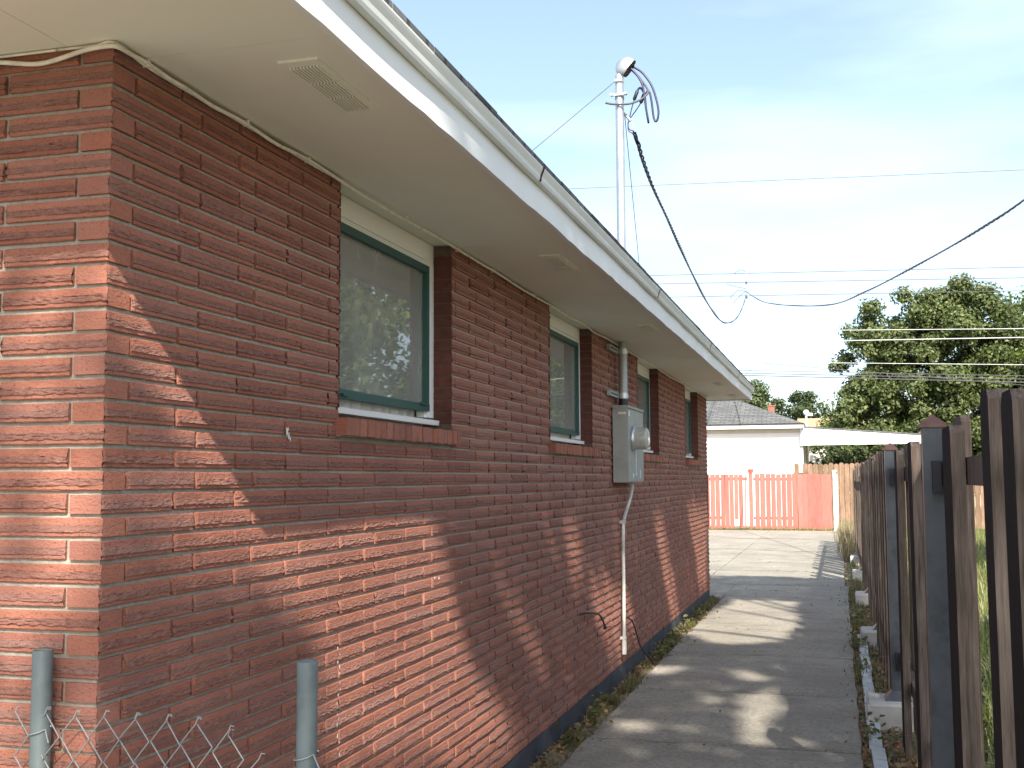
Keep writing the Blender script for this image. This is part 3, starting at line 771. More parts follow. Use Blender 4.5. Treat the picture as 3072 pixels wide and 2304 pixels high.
loops = [
 ([(.170, 6.40, 4.775), (.188, 6.4, 4.768), (.245, 6.4, 4.721), (.310, 6.40, 4.621), (.347, 6.4, 4.506), (.364, 6.4, 4.408), (.358, 6.4, 4.346), (.341, 6.4, 4.323), (.325, 6.4, 4.363), (.311, 6.4, 4.486), (.295, 6.4, 4.565), (.276, 6.4, 4.567), (.255, 6.4, 4.535), (.237, 6.4, 4.507)], .0085),
 ([(.155, 6.36, 4.755), (.168, 6.36, 4.743), (.216, 6.36, 4.68), (.248, 6.36, 4.608), (.261, 6.36, 4.519), (.274, 6.36, 4.416), (.287, 6.37, 4.328), (.284, 6.39, 4.322), (.269, 6.40, 4.417), (.257, 6.40, 4.539), (.233, 6.40, 4.595), (.214, 6.4, 4.602), (.195, 6.4, 4.57), (.18, 6.4, 4.527)], .0085),
 ([(.18, 6.4, 4.53), (.155, 6.4, 4.452), (.13, 6.4, 4.352), (.122, 6.4, 4.309), (.129, 6.4, 4.265), (.165, 6.4, 4.24)], .0045),
 ([(.237, 6.4, 4.50), (.193, 6.4, 4.434), (.134, 6.4, 4.357), (.122, 6.4, 4.319), (.133, 6.4, 4.279), (.168, 6.4, 4.262)], .0045)]
for pp, r_ in loops:
    b = MB(); b.tube(smooth_path(rel(pp, MO), 6), r_, 8); b.build('lead_cable', M['cableblue'], mast)
b = MB(); b.tube(smooth_path(rel([(-.038, 6.31, 4.48), (.015, 6.31, 4.465), (.088, 6.31, 4.456), (.16, 6.32, 4.459), (.232, 6.34, 4.488), (.271, 6.36, 4.523), (.288, 6.38, 4.56), (.276, 6.39, 4.596), (.248, 6.39, 4.642), (.206, 6.39, 4.70), (.16, 6.38, 4.75)], MO), 5), .0085, 8); b.build('lead_cable', M['wire'], mast)
for q in ((.187, 6.4, 4.548), (.239, 6.4, 4.517)):
    b = MB(); d = Vector((-.02, 0, -.05)); p0 = Vector(rel([q], MO)[0]); b.tube([p0 - d * .75, p0 - d * .6, p0 + d * .6, p0 + d * .75], [.009, .014, .014, .008], 10); b.build('splice', M['black'], mast)
b = MB(); b.tube(rel([(.1, 6.39, 4.40), (.145, 6.4, 4.345)], MO), .012, 8); b.tube(rel([(.145, 6.4, 4.345), (.175, 6.4, 4.27)], MO), .004, 6); b.build('insulator', M['enclosure'], mast)
cable('guy_wire', [(.04, 6.33, 4.655), (-.57, 6.0, 4.04), (-2.0, 5.23, 2.741 + (XO + .03 + 2.0) * SL)], .0035, M['wire'], 'thin guy wire from mast clamp down to the roof, left of the mast', 'wire', k=1)
cable('guy_wire', [(.095, 6.40, 4.42), (-.2417, 9.0, 3.723), (-.55, 11.4, 2.741 + (XO + .03 + .55) * SL)], .0030, M['wire'], 'thin guy wire running from mast down to the roof, right of the mast', 'wire', k=1)

cd = empty('conduit', (.03, 6.47, .2), 'light grey plastic conduit running down the wall below the meter box', 'conduit')
b = MB(); b.tube(smooth_path([(.03, .23, 1.309), (.03, .215, 1.22), (.005, .06, 1.05), (0, .02, .98), (0, 0, .8), (0, 0, .4), (0, -.01, .10)], 5), .0135, 12); b.build('pipe', M['conduit'], cd)
b = MB(); b.tube([(0, -.01, .115), (0, -.012, .09), (0, -.013, 0)], [.015, .0185, .0185], 12); b.build('pipe_end', M['conduit'], cd)
for zz, yy in ((1.005, .025), (.122, -.008)):
    b = MB(); b.box(-.03, .0155, yy - .018, yy + .018, zz - .010, zz + .010); b.lathe([(.018, -.012), (.018, .012)], (0, yy, zz), 'z', 12); b.build('strap', M['conduit'], cd)
cb = empty('cut_cable', (.01, 5.05, .66), 'short black cable end poking out of the wall beside the conduit', 'cable')
b = MB(); b.tube(smooth_path([(-.01, 0, 0), (.03, .08, 0), (.05, .3, -.03), (.05, .45, -.09), (.05, .52, -.14)], 6), .0065, 7); b.build('sheath', M['black'], cb)
b = MB(); b.tube(smooth_path([(.05, .50, -.12), (.055, .55, -.145), (.055, .62, -.155), (.05, .78, -.17)], 5), .003, 6); b.tube([(.05, .51, -.15), (.052, .545, -.15)], .011, 8); b.build('tie', M['black'], cb)
cable('black_cable', [(-.005, 6.56, .47), (.03, 6.60, .46), (.045, 6.75, .41), (.045, 6.92, .30), (.045, 7.05, .20), (.06, 7.2, .11), (.09, 7.33, .03), (.1, 7.4, -.02)], .0065, M['black'], 'black cable curving out of the wall to the ground right of conduit', 'cable')

# ------------------------------------------------------------------ chain link fence stub by the corner
cl = empty('chain_link_fence', (.2, -.03, 0), 'short piece of cut chain link mesh on two grey posts by the brick corner', 'fence')
for (px, py, pz) in ((-.122, -.037, 1.155), (.516, .021, 1.146)):
    b = MB(); n = 22
    b.lathe([(.0228, -.1), (.0228, pz - .0015), (.0220, pz), (.0195, pz), (.0195, pz - .05)], (px - .2, py + .03, 0), 'z', n); b.build('post', M['postpaint'], cl)
PX = .0685; PZ = .0685
tops = [1.006, 1.012, 1.014, 1.016, 1.018, 1.018, 1.018, 1.016, 1.004, .992, .978, .962]
for i in range(18):
    CW = .0375; xc = -.178 + i * CW; pp = []; k = 0; z = 1.014 - max(0, i - 12) * .010
    if i >= 15: z -= .03 * (i - 14)
    # one vertical zigzag wire, interlocking with its neighbour
    while z > -.02:
        xa = xc + (-.0022 if (k + i) % 2 == 0 else CW + .0022)
        yo = .004 if (k + i) % 2 == 0 else -.004
        sag = .05 * max(0, xa - .15)
        pp.append((xa - .2 + rnd.uniform(-.0025, .0025), yo + .066 * xa - .012, z - sag + rnd.uniform(-.003, .003)))
        z -= .049; k += 1
    full = []
    for q in range(len(pp) - 1):
        a, b_ = Vector(pp[q]), Vector(pp[q + 1])
        full += [a, a.lerp(b_, .08), a.lerp(b_, .5), a.lerp(b_, .92)]
    full.append(Vector(pp[-1]))
    # knuckled top
    top = Vector(pp[0]); full = [top + Vector((.012, .004, .010)), top + Vector((.004, .003, .012))] + full
    m_ = MB(); m_.tube(full, .0017, 5); m_.build('mesh_wire', M['galvwire'], cl)
for px in (-.122, .516):
    b = MB(); zz = .955 if px > 0 else .985
    py = .021 if px > 0 else -.037
    b.tube([(px - .2 + .027 * math.cos(a), py + .03 + .027 * math.sin(a), zz - .02 * math.sin(a * .5)) for a in [k * math.pi / 6 for k in range(0, 12)]] + [(px - .2 + .045, py, zz - .03)], .0018, 5); b.build('tie_wire', M['galvold'], cl)

# ------------------------------------------------------------------ wooden board fence on the right
wf = empty('board_fence', (2.0, 4, 0), 'weathered board fence with dark faces and slate posts along the path', 'fence')
def picket_mesh(w_, t, h, dog=.022):
    b = MB(); pr = [(0, 0), (w_, 0), (w_, h - dog), (w_ - dog, h), (dog, h), (0, h - dog)]
    n = len(pr); vs = [(0, p[0], p[1]) for p in pr] + [(t, p[0], p[1]) for p in pr]
    b.add(vs, [tuple(range(n))[::-1]], 1); b.add(vs, [tuple(range(n, 2 * n))], 0)
    b.add(vs, [(i, (i + 1) % n, n + (i + 1) % n, n + i) for i in range(n)], 0)
    return b.mesh('picket', [M['wood'], M['darkwood']])
def picket_mesh2(w_, t, h, dog=.022):
    b = MB(); pr = [(0, 0), (w_, 0), (w_, h - dog), (w_ - dog, h), (dog, h), (0, h - dog)]
    n = len(pr); vs = [(0, p[0], p[1]) for p in pr] + [(t, p[0], p[1]) for p in pr]
    b.add(vs, [tuple(range(n))[::-1]], 0); b.add(vs, [tuple(range(n, 2 * n))], 0)
    b.add(vs, [(i, (i + 1) % n, n + (i + 1) % n, n + i) for i in range(n)], 0)
    return b.mesh('picket', [M['wood'], M['darkwood']])
PW, PT = .14, .030
pk = [picket_mesh(.28, .038, 1.665 + dh) for dh in (0, .012, -.01, .02)]
pkn = [picket_mesh(.15, .038, 1.665 + dh) for dh in (0, .012)]
pk2 = [picket_mesh2(.27, .030, 1.665 + dh) for dh in (0, .012, -.01, .02)]
pkf = [picket_mesh(.19, .020, 1.665 + dh) for dh in (0, .012, -.01, .02)]
pk2f = [picket_mesh2(.145, .020, 1.665 + dh) for dh in (0, .012, -.01, .02)]
pk2n = [picket_mesh2(.14, .034, 1.665 + dh) for dh in (0, .012)]
XL, XR = 1.955, 2.034
def put(mesh, x, y, z, rx=0, ry=0, rz=0):
    o = obj('picket', mesh, wf); o.matrix_local = Matrix.Translation((x - 2.0, y - 4, z)) @ Matrix.Rotation(rz, 4, 'Z') @ Matrix.Rotation(ry, 4, 'Y') @ Matrix.Rotation(rx, 4, 'X')
    return o
def jig(): return (rnd.uniform(-.003, .003), rnd.uniform(-.004, .004), rnd.uniform(-.012, .012))
for y in (-.42, -.10, .22): put(rnd.choice(pkn), XL + rnd.uniform(-.004, .004), y, .045 + rnd.uniform(-.02, .02), *jig())
for y in (1.15, 2.92, 4.36): put(rnd.choice(pk), XL + rnd.uniform(-.004, .004), y, .045 + rnd.uniform(-.02, .02), *jig())
for y in (1.0,): put(rnd.choice(pk2n), XR + .004, y, .045 + rnd.uniform(-.02, .02), *jig())
for y in (1.62, 2.12, 2.52, 3.38, 3.88, 4.72): put(rnd.choice(pk2), XR + rnd.uniform(-.002, .004), y, .045 + rnd.uniform(-.02, .02), *jig())
y = 5.62; i = 0
while y < 25.2:
    if not any(y - .03 < p + .04 and y + .30 > p - .04 for p in (9.0, 12.5, 16.0, 19.45, 22.9)):
        put(rnd.choice(pkf), XL - .020 + rnd.uniform(-.003, .003), y + rnd.uniform(-.012, .012), .045 + rnd.uniform(-.025, .025), *jig())
    put(rnd.choice(pk2f), XR + rnd.uniform(-.001, .004), y + .0 + rnd.uniform(-.03, .03), .045 + rnd.uniform(-.02, .02), *jig())
    y += .56; i += 1
posts = [-1.5, 2.0, 5.5, 9.0, 12.5, 16.0, 19.45, 22.9]
for py in posts:
    b = MB(); hw = .037; b.box(-.037, .037, -hw, hw, .14, 1.715); p = b.build('post', M['steelpost'], wf); p.location = ((1.970 if py < 6 else 1.990) - 2.0, py - 4, 0)
    b = MB(); q = .046; b.box(-q, q, -q, q, 1.7155, 1.727); b.add([(-q, -q, 1.727), (q, -q, 1.727), (q, q, 1.727), (-q, q, 1.727), (0, 0, 1.765)], [(0, 1, 4), (1, 2, 4), (2, 3, 4), (3, 0, 4)]); b.build('cap', M['copper'], p)
    b = MB(); b.add([(-.085, -.085, .131), (.085, -.085, .131), (.085, .085, .131), (-.085, .085, .131), (-.038, -.038, .19), (.038, -.038, .19), (.038, .038, .19), (-.038, .038, .19)], [(0, 1, 5, 4), (1, 2, 6, 5), (2, 3, 7, 6), (3, 0, 4, 7), (3, 2, 1, 0)]); b.build('base_plate', M['steelpost'], p)
    for zz in (1.50, .33):
        b = MB(); b.box(-.010, .066, -.052, -.0375, zz - .012, zz + .098); b.box(-.010, .018, -.085, -.0525, zz - .012, zz + .098); b.box(.0185, .066, -.085, -.0525, zz - .012, zz + .006); b.build('bracket', M['black'], p)
    b = MB(); x0, x1, y0, y1 = -.19, .19, -.19, .20
    vs = [(x0, y0, -.05), (x1, y0, -.05), (x1, y1, -.05), (x0, y1, -.05), (x0, y0, .115), (x1, y0, .115), (x1, y1, .115), (x0, y1, .115), (x0 + .012, y0 + .012, .13), (x1 - .012, y0 + .012, .13), (x1 - .012, y1 - .012, .13), (x0 + .012, y1 - .012, .13)]
    b.add(vs, [(0, 1, 5, 4), (1, 2, 6, 5), (2, 3, 7, 6), (3, 0, 4, 7), (4, 5, 9, 8), (5, 6, 10, 9), (6, 7, 11, 10), (7, 4, 8, 11), (8, 9, 10, 11)]); b.build('footing', M['footing'], p)
for a, b_ in zip(posts[:-1], posts[1:]):
    for zz in (1.512, .345):
        b = MB(); b.box(1.9955 - 2.0, 2.0310 - 2.0, a + .042 - 4, b_ - .053 - 4, zz + .007, zz + .085); b.build('rail', M['wood'], wf)

# edging blocks in the strip
ed = empty('edging_row', (1.82, 5, 0), 'row of pale edging blocks in the dirt strip beside the board fence', 'edging')
y = 2.6
while y < 9.0:
    ln = rnd.uniform(.55, .8)
    if not 5.25 < y + ln / 2 < 5.85 or True:
        b = MB(); b.box(-.036, .036, 0, ln - .012, -.06, .028, rot=Matrix.Rotation(rnd.uniform(-.02, .02), 3, 'Z'), org=(0, 0, 0))
        o = b.build('block', M['edging'], ed); o.location = (rnd.uniform(-.01, .01) - .004, y - 5, rnd.uniform(-.012, .006))
    y += ln

# ------------------------------------------------------------------ leaf tools
def leaf_mesh(name, C, N, S, mat, asp=.62, fold=.25, seed=1):
    """C centres (n,3), N normals approx, S sizes -> rhombic leaves made of two triangles"""
    r = np.random.default_rng(seed); n = len(C)
    N = N + r.normal(0, .55, (n, 3)); N /= np.linalg.norm(N, axis=1, keepdims=True) + 1e-9
    T = r.normal(0, 1, (n, 3)); T -= N * (T * N).sum(1, keepdims=True); T /= np.linalg.norm(T, axis=1, keepdims=True) + 1e-9
    B = np.cross(N, T); S = S[:, None]
    a = C - T * S * .5; c = C + T * S * .5; b = C + B * S * asp * .5 + N * S * fold * .4; d = C - B * S * asp * .5 + N * S * fold * .4
    V = np.stack([a, b, c, d], 1).reshape(-1, 3); q = np.arange(n)[:, None] * 4
    F = np.concatenate([q + np.array([[0, 1, 2]]), q + np.array([[0, 2, 3]])])
    return np_mesh(name, V, F, mat)
def clump_points(centres, radii, per, seed, shell=.25):
    r = np.random.default_rng(seed); Cs = []; Ns = []
    for c, rad, k in zip(centres, radii, per):
        d = r.normal(0, 1, (k, 3)); d /= np.linalg.norm(d, axis=1, keepdims=True)
        rr = rad * (shell + (1 - shell) * r.random((k, 1))) * np.array([1, 1, .75])
        Cs.append(np.array(c) + d * rr); Ns.append(d + np.array([0, 0, .35]))
    return np.concatenate(Cs), np.concatenate(Ns)
def tree(name, base, clumps, radii, per, size, mat, label, trunk_r, seed, group=None, cat='tree', fork=None):
    t = empty(name, base, label, cat, group)
    b3 = np.array(base); cl_ = np.array(clumps, float) - b3
    C, N = clump_points(cl_, radii, per, seed)
    S = np.random.default_rng(seed + 1).uniform(.7, 1.3, len(C)) * size
    obj('crown', leaf_mesh('crown', C, N, S, mat, seed=seed), t)
    r = random.Random(seed); b = MB(); fz = fork or max(1.2, cl_[:, 2].min() * .9)
    top = Vector((cl_[:, 0].mean() * .5, cl_[:, 1].mean() * .5, fz))
    b.tube(smooth_path([(0, 0, -.1), (r.uniform(-.1, .1), r.uniform(-.1, .1), fz * .5), tuple(top)], 4), [trunk_r * (1.25 - .5 * i / 8) for i in range(9)], 10); b.build('trunk', M['bark'], t)
    lm = MB(); sel = r.sample(range(len(cl_)), min(len(cl_), 16))
    for i in sel:
        e = Vector(cl_[i]); m_ = top.lerp(e, .5) + Vector((r.uniform(-.3, .3), r.uniform(-.3, .3), .25))
        pth = smooth_path([tuple(top - Vector((0, 0, .2))), tuple(m_), tuple(e)], 4); lm.tube(pth, [trunk_r * .5 * (1 - .85 * k / (len(pth) - 1)) for k in range(len(pth))], 6)
    lm.build('limb', M['bark'], t)
    return t
def ell_clumps(c, ax, n, rad, seed, bias=.0):
    r = np.random.default_rng(seed); out = []
    while len(out) < n:
        p = r.uniform(-1, 1, 3); d = np.linalg.norm(p)
        if d > 1 or d < .45: continue
        out.append(np.array(c) + p * np.array(ax))
    return out, list(r.uniform(rad * .65, rad * 1.3, n))

# ------------------------------------------------------------------ shade trees standing behind and right of the camera
BAND = [(-1.25, 2.9), (-.95, 2.3), (-.92, 2.22), (-.87, 2.15), (-.82, 2.10), (-.77, 2.05), (-.72, 2.0), (-.65, 1.95), (-.56, 1.9), (-.54, 2.3), (-.60, 3.9), (-.95, 3.4), (-1.15, 3.95), (-1.25, 3.6)]
LIT = [[(-0.64, 2.47), (-0.63, 2.79), (-0.64, 3.12), (-0.64, 3.45), (-0.62, 3.85), (-0.57, 3.9), (-0.52, 3.83), (-0.47, 3.71), (-0.4, 3.72), (-0.33, 3.55), (-0.25, 3.75), (-0.15, 3.88), (-0.08, 3.92), (-0.05, 3.2), (-0.14, 2.3), (-0.25, 1.85), (-0.34, 2.05), (-0.45, 2.08), (-0.53, 2.2), (-0.61, 2.18)], [(-0.61, 6.08), (-0.61, 6.55), (-0.43, 6.22), (-0.31, 5.92), (-0.35, 5.69), (-0.49, 5.89)], [(-0.59, 4.25), (-0.59, 4.48), (-0.5, 4.35), (-0.43, 4.5), (-0.25, 4.66), (-0.19, 4.61), (-0.22, 4.43), (-0.38, 4.34), (-0.48, 4.25), (-0.55, 4.17)], [(-0.61, 7.39), (-0.61, 7.87), (-0.54, 7.96), (-0.44, 7.7), (-0.53, 7.58)], [(-0.40, 6.30), (-0.36, 7.5), (-0.19, 7.63), (-0.09, 6.79), (-0.16, 6.24), (-0.26, 6.19)], [(-0.6, 9.6), (-0.6, 10.26), (-0.37, 9.93), (-0.21, 10.27), (-0.04, 9.79), (-0.15, 9.34), (-0.35, 9.33)], [(-0.62, 11.88), (-0.61, 14.18), (-0.06, 12.61), (-0.08, 11.56), (-0.31, 11.99), (-0.48, 11.86)], [(-0.11, 6.26), (-0.11, 6.94), (-0.05, 6.69), (-0.04, 6.09)], [(0.89, 6.02), (1.19, 6.53), (1.26, 5.72), (1.16, 5.22), (1.25, 4.54), (1.1, 4.55), (0.99, 5.23)], [(0.02, 7.25), (0.39, 7.35), (0.37, 6.89), (0.13, 6.74)], [(-0.2, 9.56), (0.08, 10.25), (0.32, 12.6), (1.1, 12.57), (1.21, 10.53), (1.15, 8.84), (0.54, 8.56)], [(0.16, 5.13), (0.5, 5.05), (0.49, 4.72), (0.28, 4.82)], [(0.5, 6.13), (0.78, 6.13), (0.78, 5.85), (0.6, 5.94)], [(0.67, 7.23), (0.95, 6.62), (1.16, 6.68), (0.97, 7.13)],
       [(-.58, 1.5), (-.57, 2.9), (-.60, 3.9), (-.68, 3.7), (-.70, 1.5)], BAND]
def inside(px, py, poly):
    c = np.zeros(len(px), bool); n = len(poly)
    for i in range(n):
        x0, y0 = poly[i]; x1, y1 = poly[(i + 1) % n]
        if y0 == y1: continue
        k = ((y0 > py) != (y1 > py)) & (px < (x1 - x0) * (py - y0) / (y1 - y0) + x0); c ^= k
    return c
def shade_leaves(n, gx0, gx1, gy0, gy1, z0, z1, seed):
    r = np.random.default_rng(seed)
    gx = r.uniform(gx0, gx1, n); gy = r.uniform(gy0, gy1, n)
    z = r.uniform(z0, z1, n)
    jx = gx + r.normal(0, .02, n); jy = gy + r.normal(0, .05, n)
    lit = np.zeros(n, bool)
    for p in LIT: lit |= inside(jx, jy, p)
    # the front of the house, the mast and the far drive lie in open sun
    front = (gy < -2.45 * gx) & (gx < -.2)
    lit |= front & (r.random(n) < .80 + .16 * np.sin(gx * 9 + 2) * np.sin(gy * 4))
    lit |= (gx < -1.25) | (gy > 16.1 + .18 * np.sin(gx * 4) + r.normal(0, .12, n)) | (gy < -.3)
    # soft openings over the wall top and the right-hand yard
    hole = (np.sin(gx * 2.3 + 1.1 * np.sin(gy * 1.1)) * np.sin(gy * 1.7 + gx) > .62) & (gx > 2.3)
    k = ~(lit | hole)
    gx, gy, z = gx[k], gy[k], z[k]
    t = z / 1.2
    return np.stack([gx + .545 * t, gy - 1.335 * t, z], 1)
LIT = [[(max(x_, -.57), y_) for x_, y_ in p] if 0 < i_ < 8 else p for i_, p in enumerate(LIT)]
P1 = shade_leaves(32000, -1.3, 2.75, -1.0, 16.2, 9.4, 11.6, 5)
def shade_tree(name, base, mask, label, seed):
    t = empty(name, base, label, 'tree', 'shade trees outside the view')
    C = P1[mask] - np.array(base); n = len(C)
    N = np.tile(np.array(SUN), (n, 1)) + np.random.default_rng(seed).normal(0, .3, (n, 3))
    obj('crown', leaf_mesh('crown', C, N, np.random.default_rng(seed + 1).uniform(.12, .21, n), M['maple'], seed=seed), t)
    b = MB(); top = Vector(C.mean(0)); top.z = 6.8; top.x *= .5; top.y *= .5
    b.tube(smooth_path([(0, 0, -.1), (.1, .05, 2.6), tuple(top)], 4), [.26 - .02 * i for i in range(9)], 10); b.build('trunk', M['bark'], t)
    lm = MB(); rr = random.Random(seed)
    for _ in range(14):
        e = Vector(C[rr.randrange(n)]); m_ = top.lerp(e, .5) + Vector((0, 0, .3)); pth = smooth_path([tuple(top - Vector((0, 0, .2))), tuple(m_), tuple(e)], 4)
        lm.tube(pth, [.10 * (1 - .9 * k / (len(pth) - 1)) for k in range(len(pth))], 6)
    lm.build('limb', M['bark'], t)
m1 = P1[:, 1] < -5.4
shade_tree('shade_tree', (7.2, -9.0, 0), m1, 'broad leafy tree in the yard behind the near end of the board fence', 41)
shade_tree('shade_tree', (7.6, -.6, 0), ~m1, 'broad leafy tree in the yard right of the board fence, out of the picture', 43)

# ------------------------------------------------------------------ red fence, brown fence
rf = empty('red_fence', (0, 32.4, 0), 'low red painted picket fence with gaps and a broken end', 'fence')
def rpicket(x0, w_, h, z0=.02, tilt=0.):
    b = MB(); b.box(0, w_, 0, .02, 0, h - z0); o = b.build('picket', M['red'], rf)
    o.matrix_local = Matrix.Translation((x0, 0, z0)) @ Matrix.Rotation(tilt, 4, 'Y'); return o
x = -7.4
while x < -2.2: rpicket(x, .14, 1.63 + rnd.uniform(-.015, .015)); x += .155
for (x0, w_, h, z0, tl) in ((-2.19, .085, 1.635, .03, 0), (-2.09, .14, 1.64, .02, .0), (-1.935, .135, 1.64, .02, -.004), (-1.785, .125, 1.635, .05, .008), (-1.652, .125, 1.635, .03, -.006), (-1.520, .125, 1.635, .04, -.004), (-1.385, .118, 1.63, .30, .003), (-1.250, .125, 1.63, .06, -.002), (-1.085, .035, 1.60, .05, .018)):
    rpicket(x0, w_, h, z0, tl)
b = MB(); b.box(-7.4, -1.0, .021, .06, 1.46, 1.55); b.build('rail', M['red'], rf)
b = MB(); b.box(-7.4, -1.75, .021, .06, .30, .39); b.build('rail', M['red'], rf)
b = MB(); b.box(-.95, -.84, -.04, .06, 0, 1.74); b.add([(-.95, -.04, 1.66), (-.84, -.04, 1.66), (-.84, .06, 1.66), (-.95, .06, 1.66), (-.99, -.08, 1.77), (-.80, -.08, 1.77), (-.80, .10, 1.77), (-.99, .10, 1.77), (-.99, -.08, 1.795), (-.80, -.08, 1.795), (-.80, .10, 1.795), (-.99, .10, 1.795)], [(0, 1, 5, 4), (1, 2, 6, 5), (2, 3, 7, 6), (3, 0, 4, 7), (4, 5, 9, 8), (5, 6, 10, 9), (6, 7, 11, 10), (7, 4, 8, 11), (8, 9, 10, 11)]); b.build('post', M['red'], rf)
x = -.775; i = 0
while x < 1.40:
    wd = rnd.uniform(.125, .15); gp = (.015 if x < .35 else .002) * rnd.uniform(.6, 1.3)
    rpicket(x, min(wd, 1.45 - x), 1.655 - .035 * (x + .78) / 2.2 + rnd.uniform(-.012, .01), .01 + rnd.uniform(0, .03), rnd.uniform(-.004, .004)); x += wd + gp
b = MB(); b.box(-.83, 1.46, .021, .06, 1.45, 1.53); b.build('rail', M['red'], rf)
b = MB(); b.box(-.83, 1.46, .021, .06, .30, .38); b.build('rail', M['red'], rf)
gp_ = empty('gate_post', (1.55, 32.36, 0), 'slim white post at the right end of the red fence', 'post')
b = MB(); b.box(-.085, -.015, -.03, .03, -.05, 1.70); b.build('post', M['white'], gp_)
b = MB(); b.box(.005, .05, -.03, .03, -.05, 1.62); b.build('post', M['white'], gp_)
b = MB(); b.box(-.10, .02, -.04, .04, 1.7005, 1.75); b.build('cap', M['white'], gp_)

bf = empty('brown_fence', (0, 33.6, 0), 'brown dog-eared picket fence standing behind the red fence', 'fence')
bm = []
for k in range(4):
    b = MB(); wd = .142; h = 1.95 + rnd.uniform(-.02, .02); pr = [(0, 0), (wd, 0), (wd, h - .04), (wd - .03, h - .008), (wd - .05, h), (.05, h), (.03, h - .008), (0, h - .04)]
    b.prism(pr, 'y', 0, .018); bm.append(b.mesh('picket', M['brownwood']))
x = .33; i = 0
while x < 12.5:
    if i != 1:
        o = obj('picket', bm[rnd.randrange(4)], bf); o.location = (x, rnd.uniform(-.004, .004), rnd.uniform(-.02, .02))
    x += .152 if i != 0 else .10; i += 1
for zz in (.4, 1.6):
    b = MB(); b.box(.3, 12.5, .019, .055, zz, zz + .09); b.build('rail', M['brownwood'], bf)

# ------------------------------------------------------------------ white neighbour house with carport
nh = empty('white_house', (0, 36, 0), 'white walled house with grey shingle hip roof beyond the red fence', 'house')
b = MB(); b.box(-11, .535, 0, 9, -.1, 3.13); b.build('wall', M['whitewall'], nh)
for k in range(9):
    zz = .2 + k * .31
    b = MB(); b.box(-11, .537, -.006, -.001, zz, zz + .300); b.build('siding_board', M['whitewall'], nh)
b = MB(); b.box(-11, .45, -.012, -.0065, 2.99, 3.128); b.build('frieze', M['cream'], nh)
b = MB(); b.box(-11.2, .50, -.32, -.0, 3.131, 3.15); b.build('soffit', M['white'], nh)
b = MB(); b.box(-11.2, .56, -.345, -.321, 3.13, 3.27); b.build('fascia_board', M['whitewall'], nh)
b = MB(); b.box(.5605, .585, -.345, 9.3, 3.13, 3.27); b.build('fascia_board', M['whitewall'], nh)
b = MB(); e = .60; e0 = -.37; p = .42; dd = 4.6
vs = [(e, e0, 3.275), (-11.25, e0, 3.275), (-11.25, 9.3, 3.275), (e, 9.3, 3.275), (e - dd, e0 + dd, 3.275 + p * dd), (-11.25 + dd, e0 + dd, 3.275 + p * dd)]
b.add(vs, [(1, 0, 4, 5), (0, 3, 4), (3, 2, 5, 4), (2, 1, 5)]); b.add([(v[0], v[1], 3.255) for v in vs[:4]], [(0, 1, 2, 3)])
rfm = b.build('roof', M['shingle'], nh)
# shingle courses near the eave as real steps
for k in range(16):
    t0 = k * .155; b = MB(); y0 = e0 + t0; z0 = 3.275 + p * t0 + .004; x1 = e - t0 - .02
    b.add([(-8, y0 - .002, z0), (x1, y0 - .002, z0), (x1 - .15, y0 + .15, z0 + p * .15), (-8, y0 + .15, z0 + p * .15), (-8, y0 - .002, z0 + .011), (x1, y0 - .002, z0 + .011), (x1 - .15, y0 + .15, z0 + p * .15 + .002), (-8, y0 + .15, z0 + p * .15 + .002)],
          [(4, 5, 6, 7), (0, 1, 5, 4), (1, 2, 6, 5), (0, 4, 7, 3)]); b.build('shingle_course', M['shingle'], rfm)
b = MB(); b.box(-11.26, .61, -.385, -.346, 3.262, 3.285); b.build('drip_edge', M['dark'], nh)
cp = empty('carport', (0, 36, 0), 'flat white carport roof sloping down to the right of the white house', 'carport')
b = MB(); b.add([(.46, -.12, 2.573), (5.6, -.12, 2.60), (5.6, -.12, 2.74), (.46, -.12, 3.165), (.46, -.08, 2.573), (5.6, -.08, 2.60), (5.6, -.08, 2.74), (.46, -.08, 3.165)], [(0, 1, 2, 3), (7, 6, 5, 4), (0, 4, 5, 1), (1, 5, 6, 2), (2, 6, 7, 3), (3, 7, 4, 0)]); b.build('fascia_board', M['whitewall'], cp)
b = MB(); b.add([(.46, -.15, 3.167), (5.63, -.15, 2.742), (5.63, 5.5, 2.742), (.586, 5.5, 3.167), (.46, -.15, 3.205), (5.63, -.15, 2.780), (5.63, 5.5, 2.78), (.586, 5.5, 3.205)], [(4, 5, 6, 7), (0, 3, 2, 1), (0, 1, 5, 4), (1, 2, 6, 5), (2, 3, 7, 6), (3, 0, 4, 7)]); b.build('roof', M['shingle'], cp)
for px in (5.45,):
    b = MB(); b.box(px, px + .1, -.07, .03, -.05, 2.60); b.build('post', M['whitewall'], cp)
ch = empty('chimney', (-.55, 38, 0), 'small red brick chimney top behind the grey roof', 'chimney')
b = MB(); b.box(-.11, .11, -.1, .1, 2.8, 3.98); b.build('stack', M['brick'], ch)
b = MB(); b.box(-.13, .13, -.12, .12, 3.981, 4.02); b.build('cap', M['brick'], ch)
yl = empty('yard_light', (.57, 39.6, 0), 'small white lamp on a white pole beyond the white house', 'lamp')
b = MB(); b.tube([(0, 0, 0), (0, 0, 3.75)], .035, 8); b.build('pole', M['white'], yl)
b = MB(); b.lathe([(.03, 3.72), (.09, 3.78), (.11, 3.86), (.06, 3.93), (.0, 3.94)], (0, 0, 0), 'z', 12); b.box(.05, .22, -.05, .05, 3.72, 3.82); b.build('lamp_head', M['white'], yl)
th = empty('far_house', (1.4, 62, 0), 'low far house with a tan roof glimpsed left of the maple', 'house')
b = MB(); b.box(-1.6, 9, 0, 8, -.1, 3.6); b.build('wall', M['cream'], th)
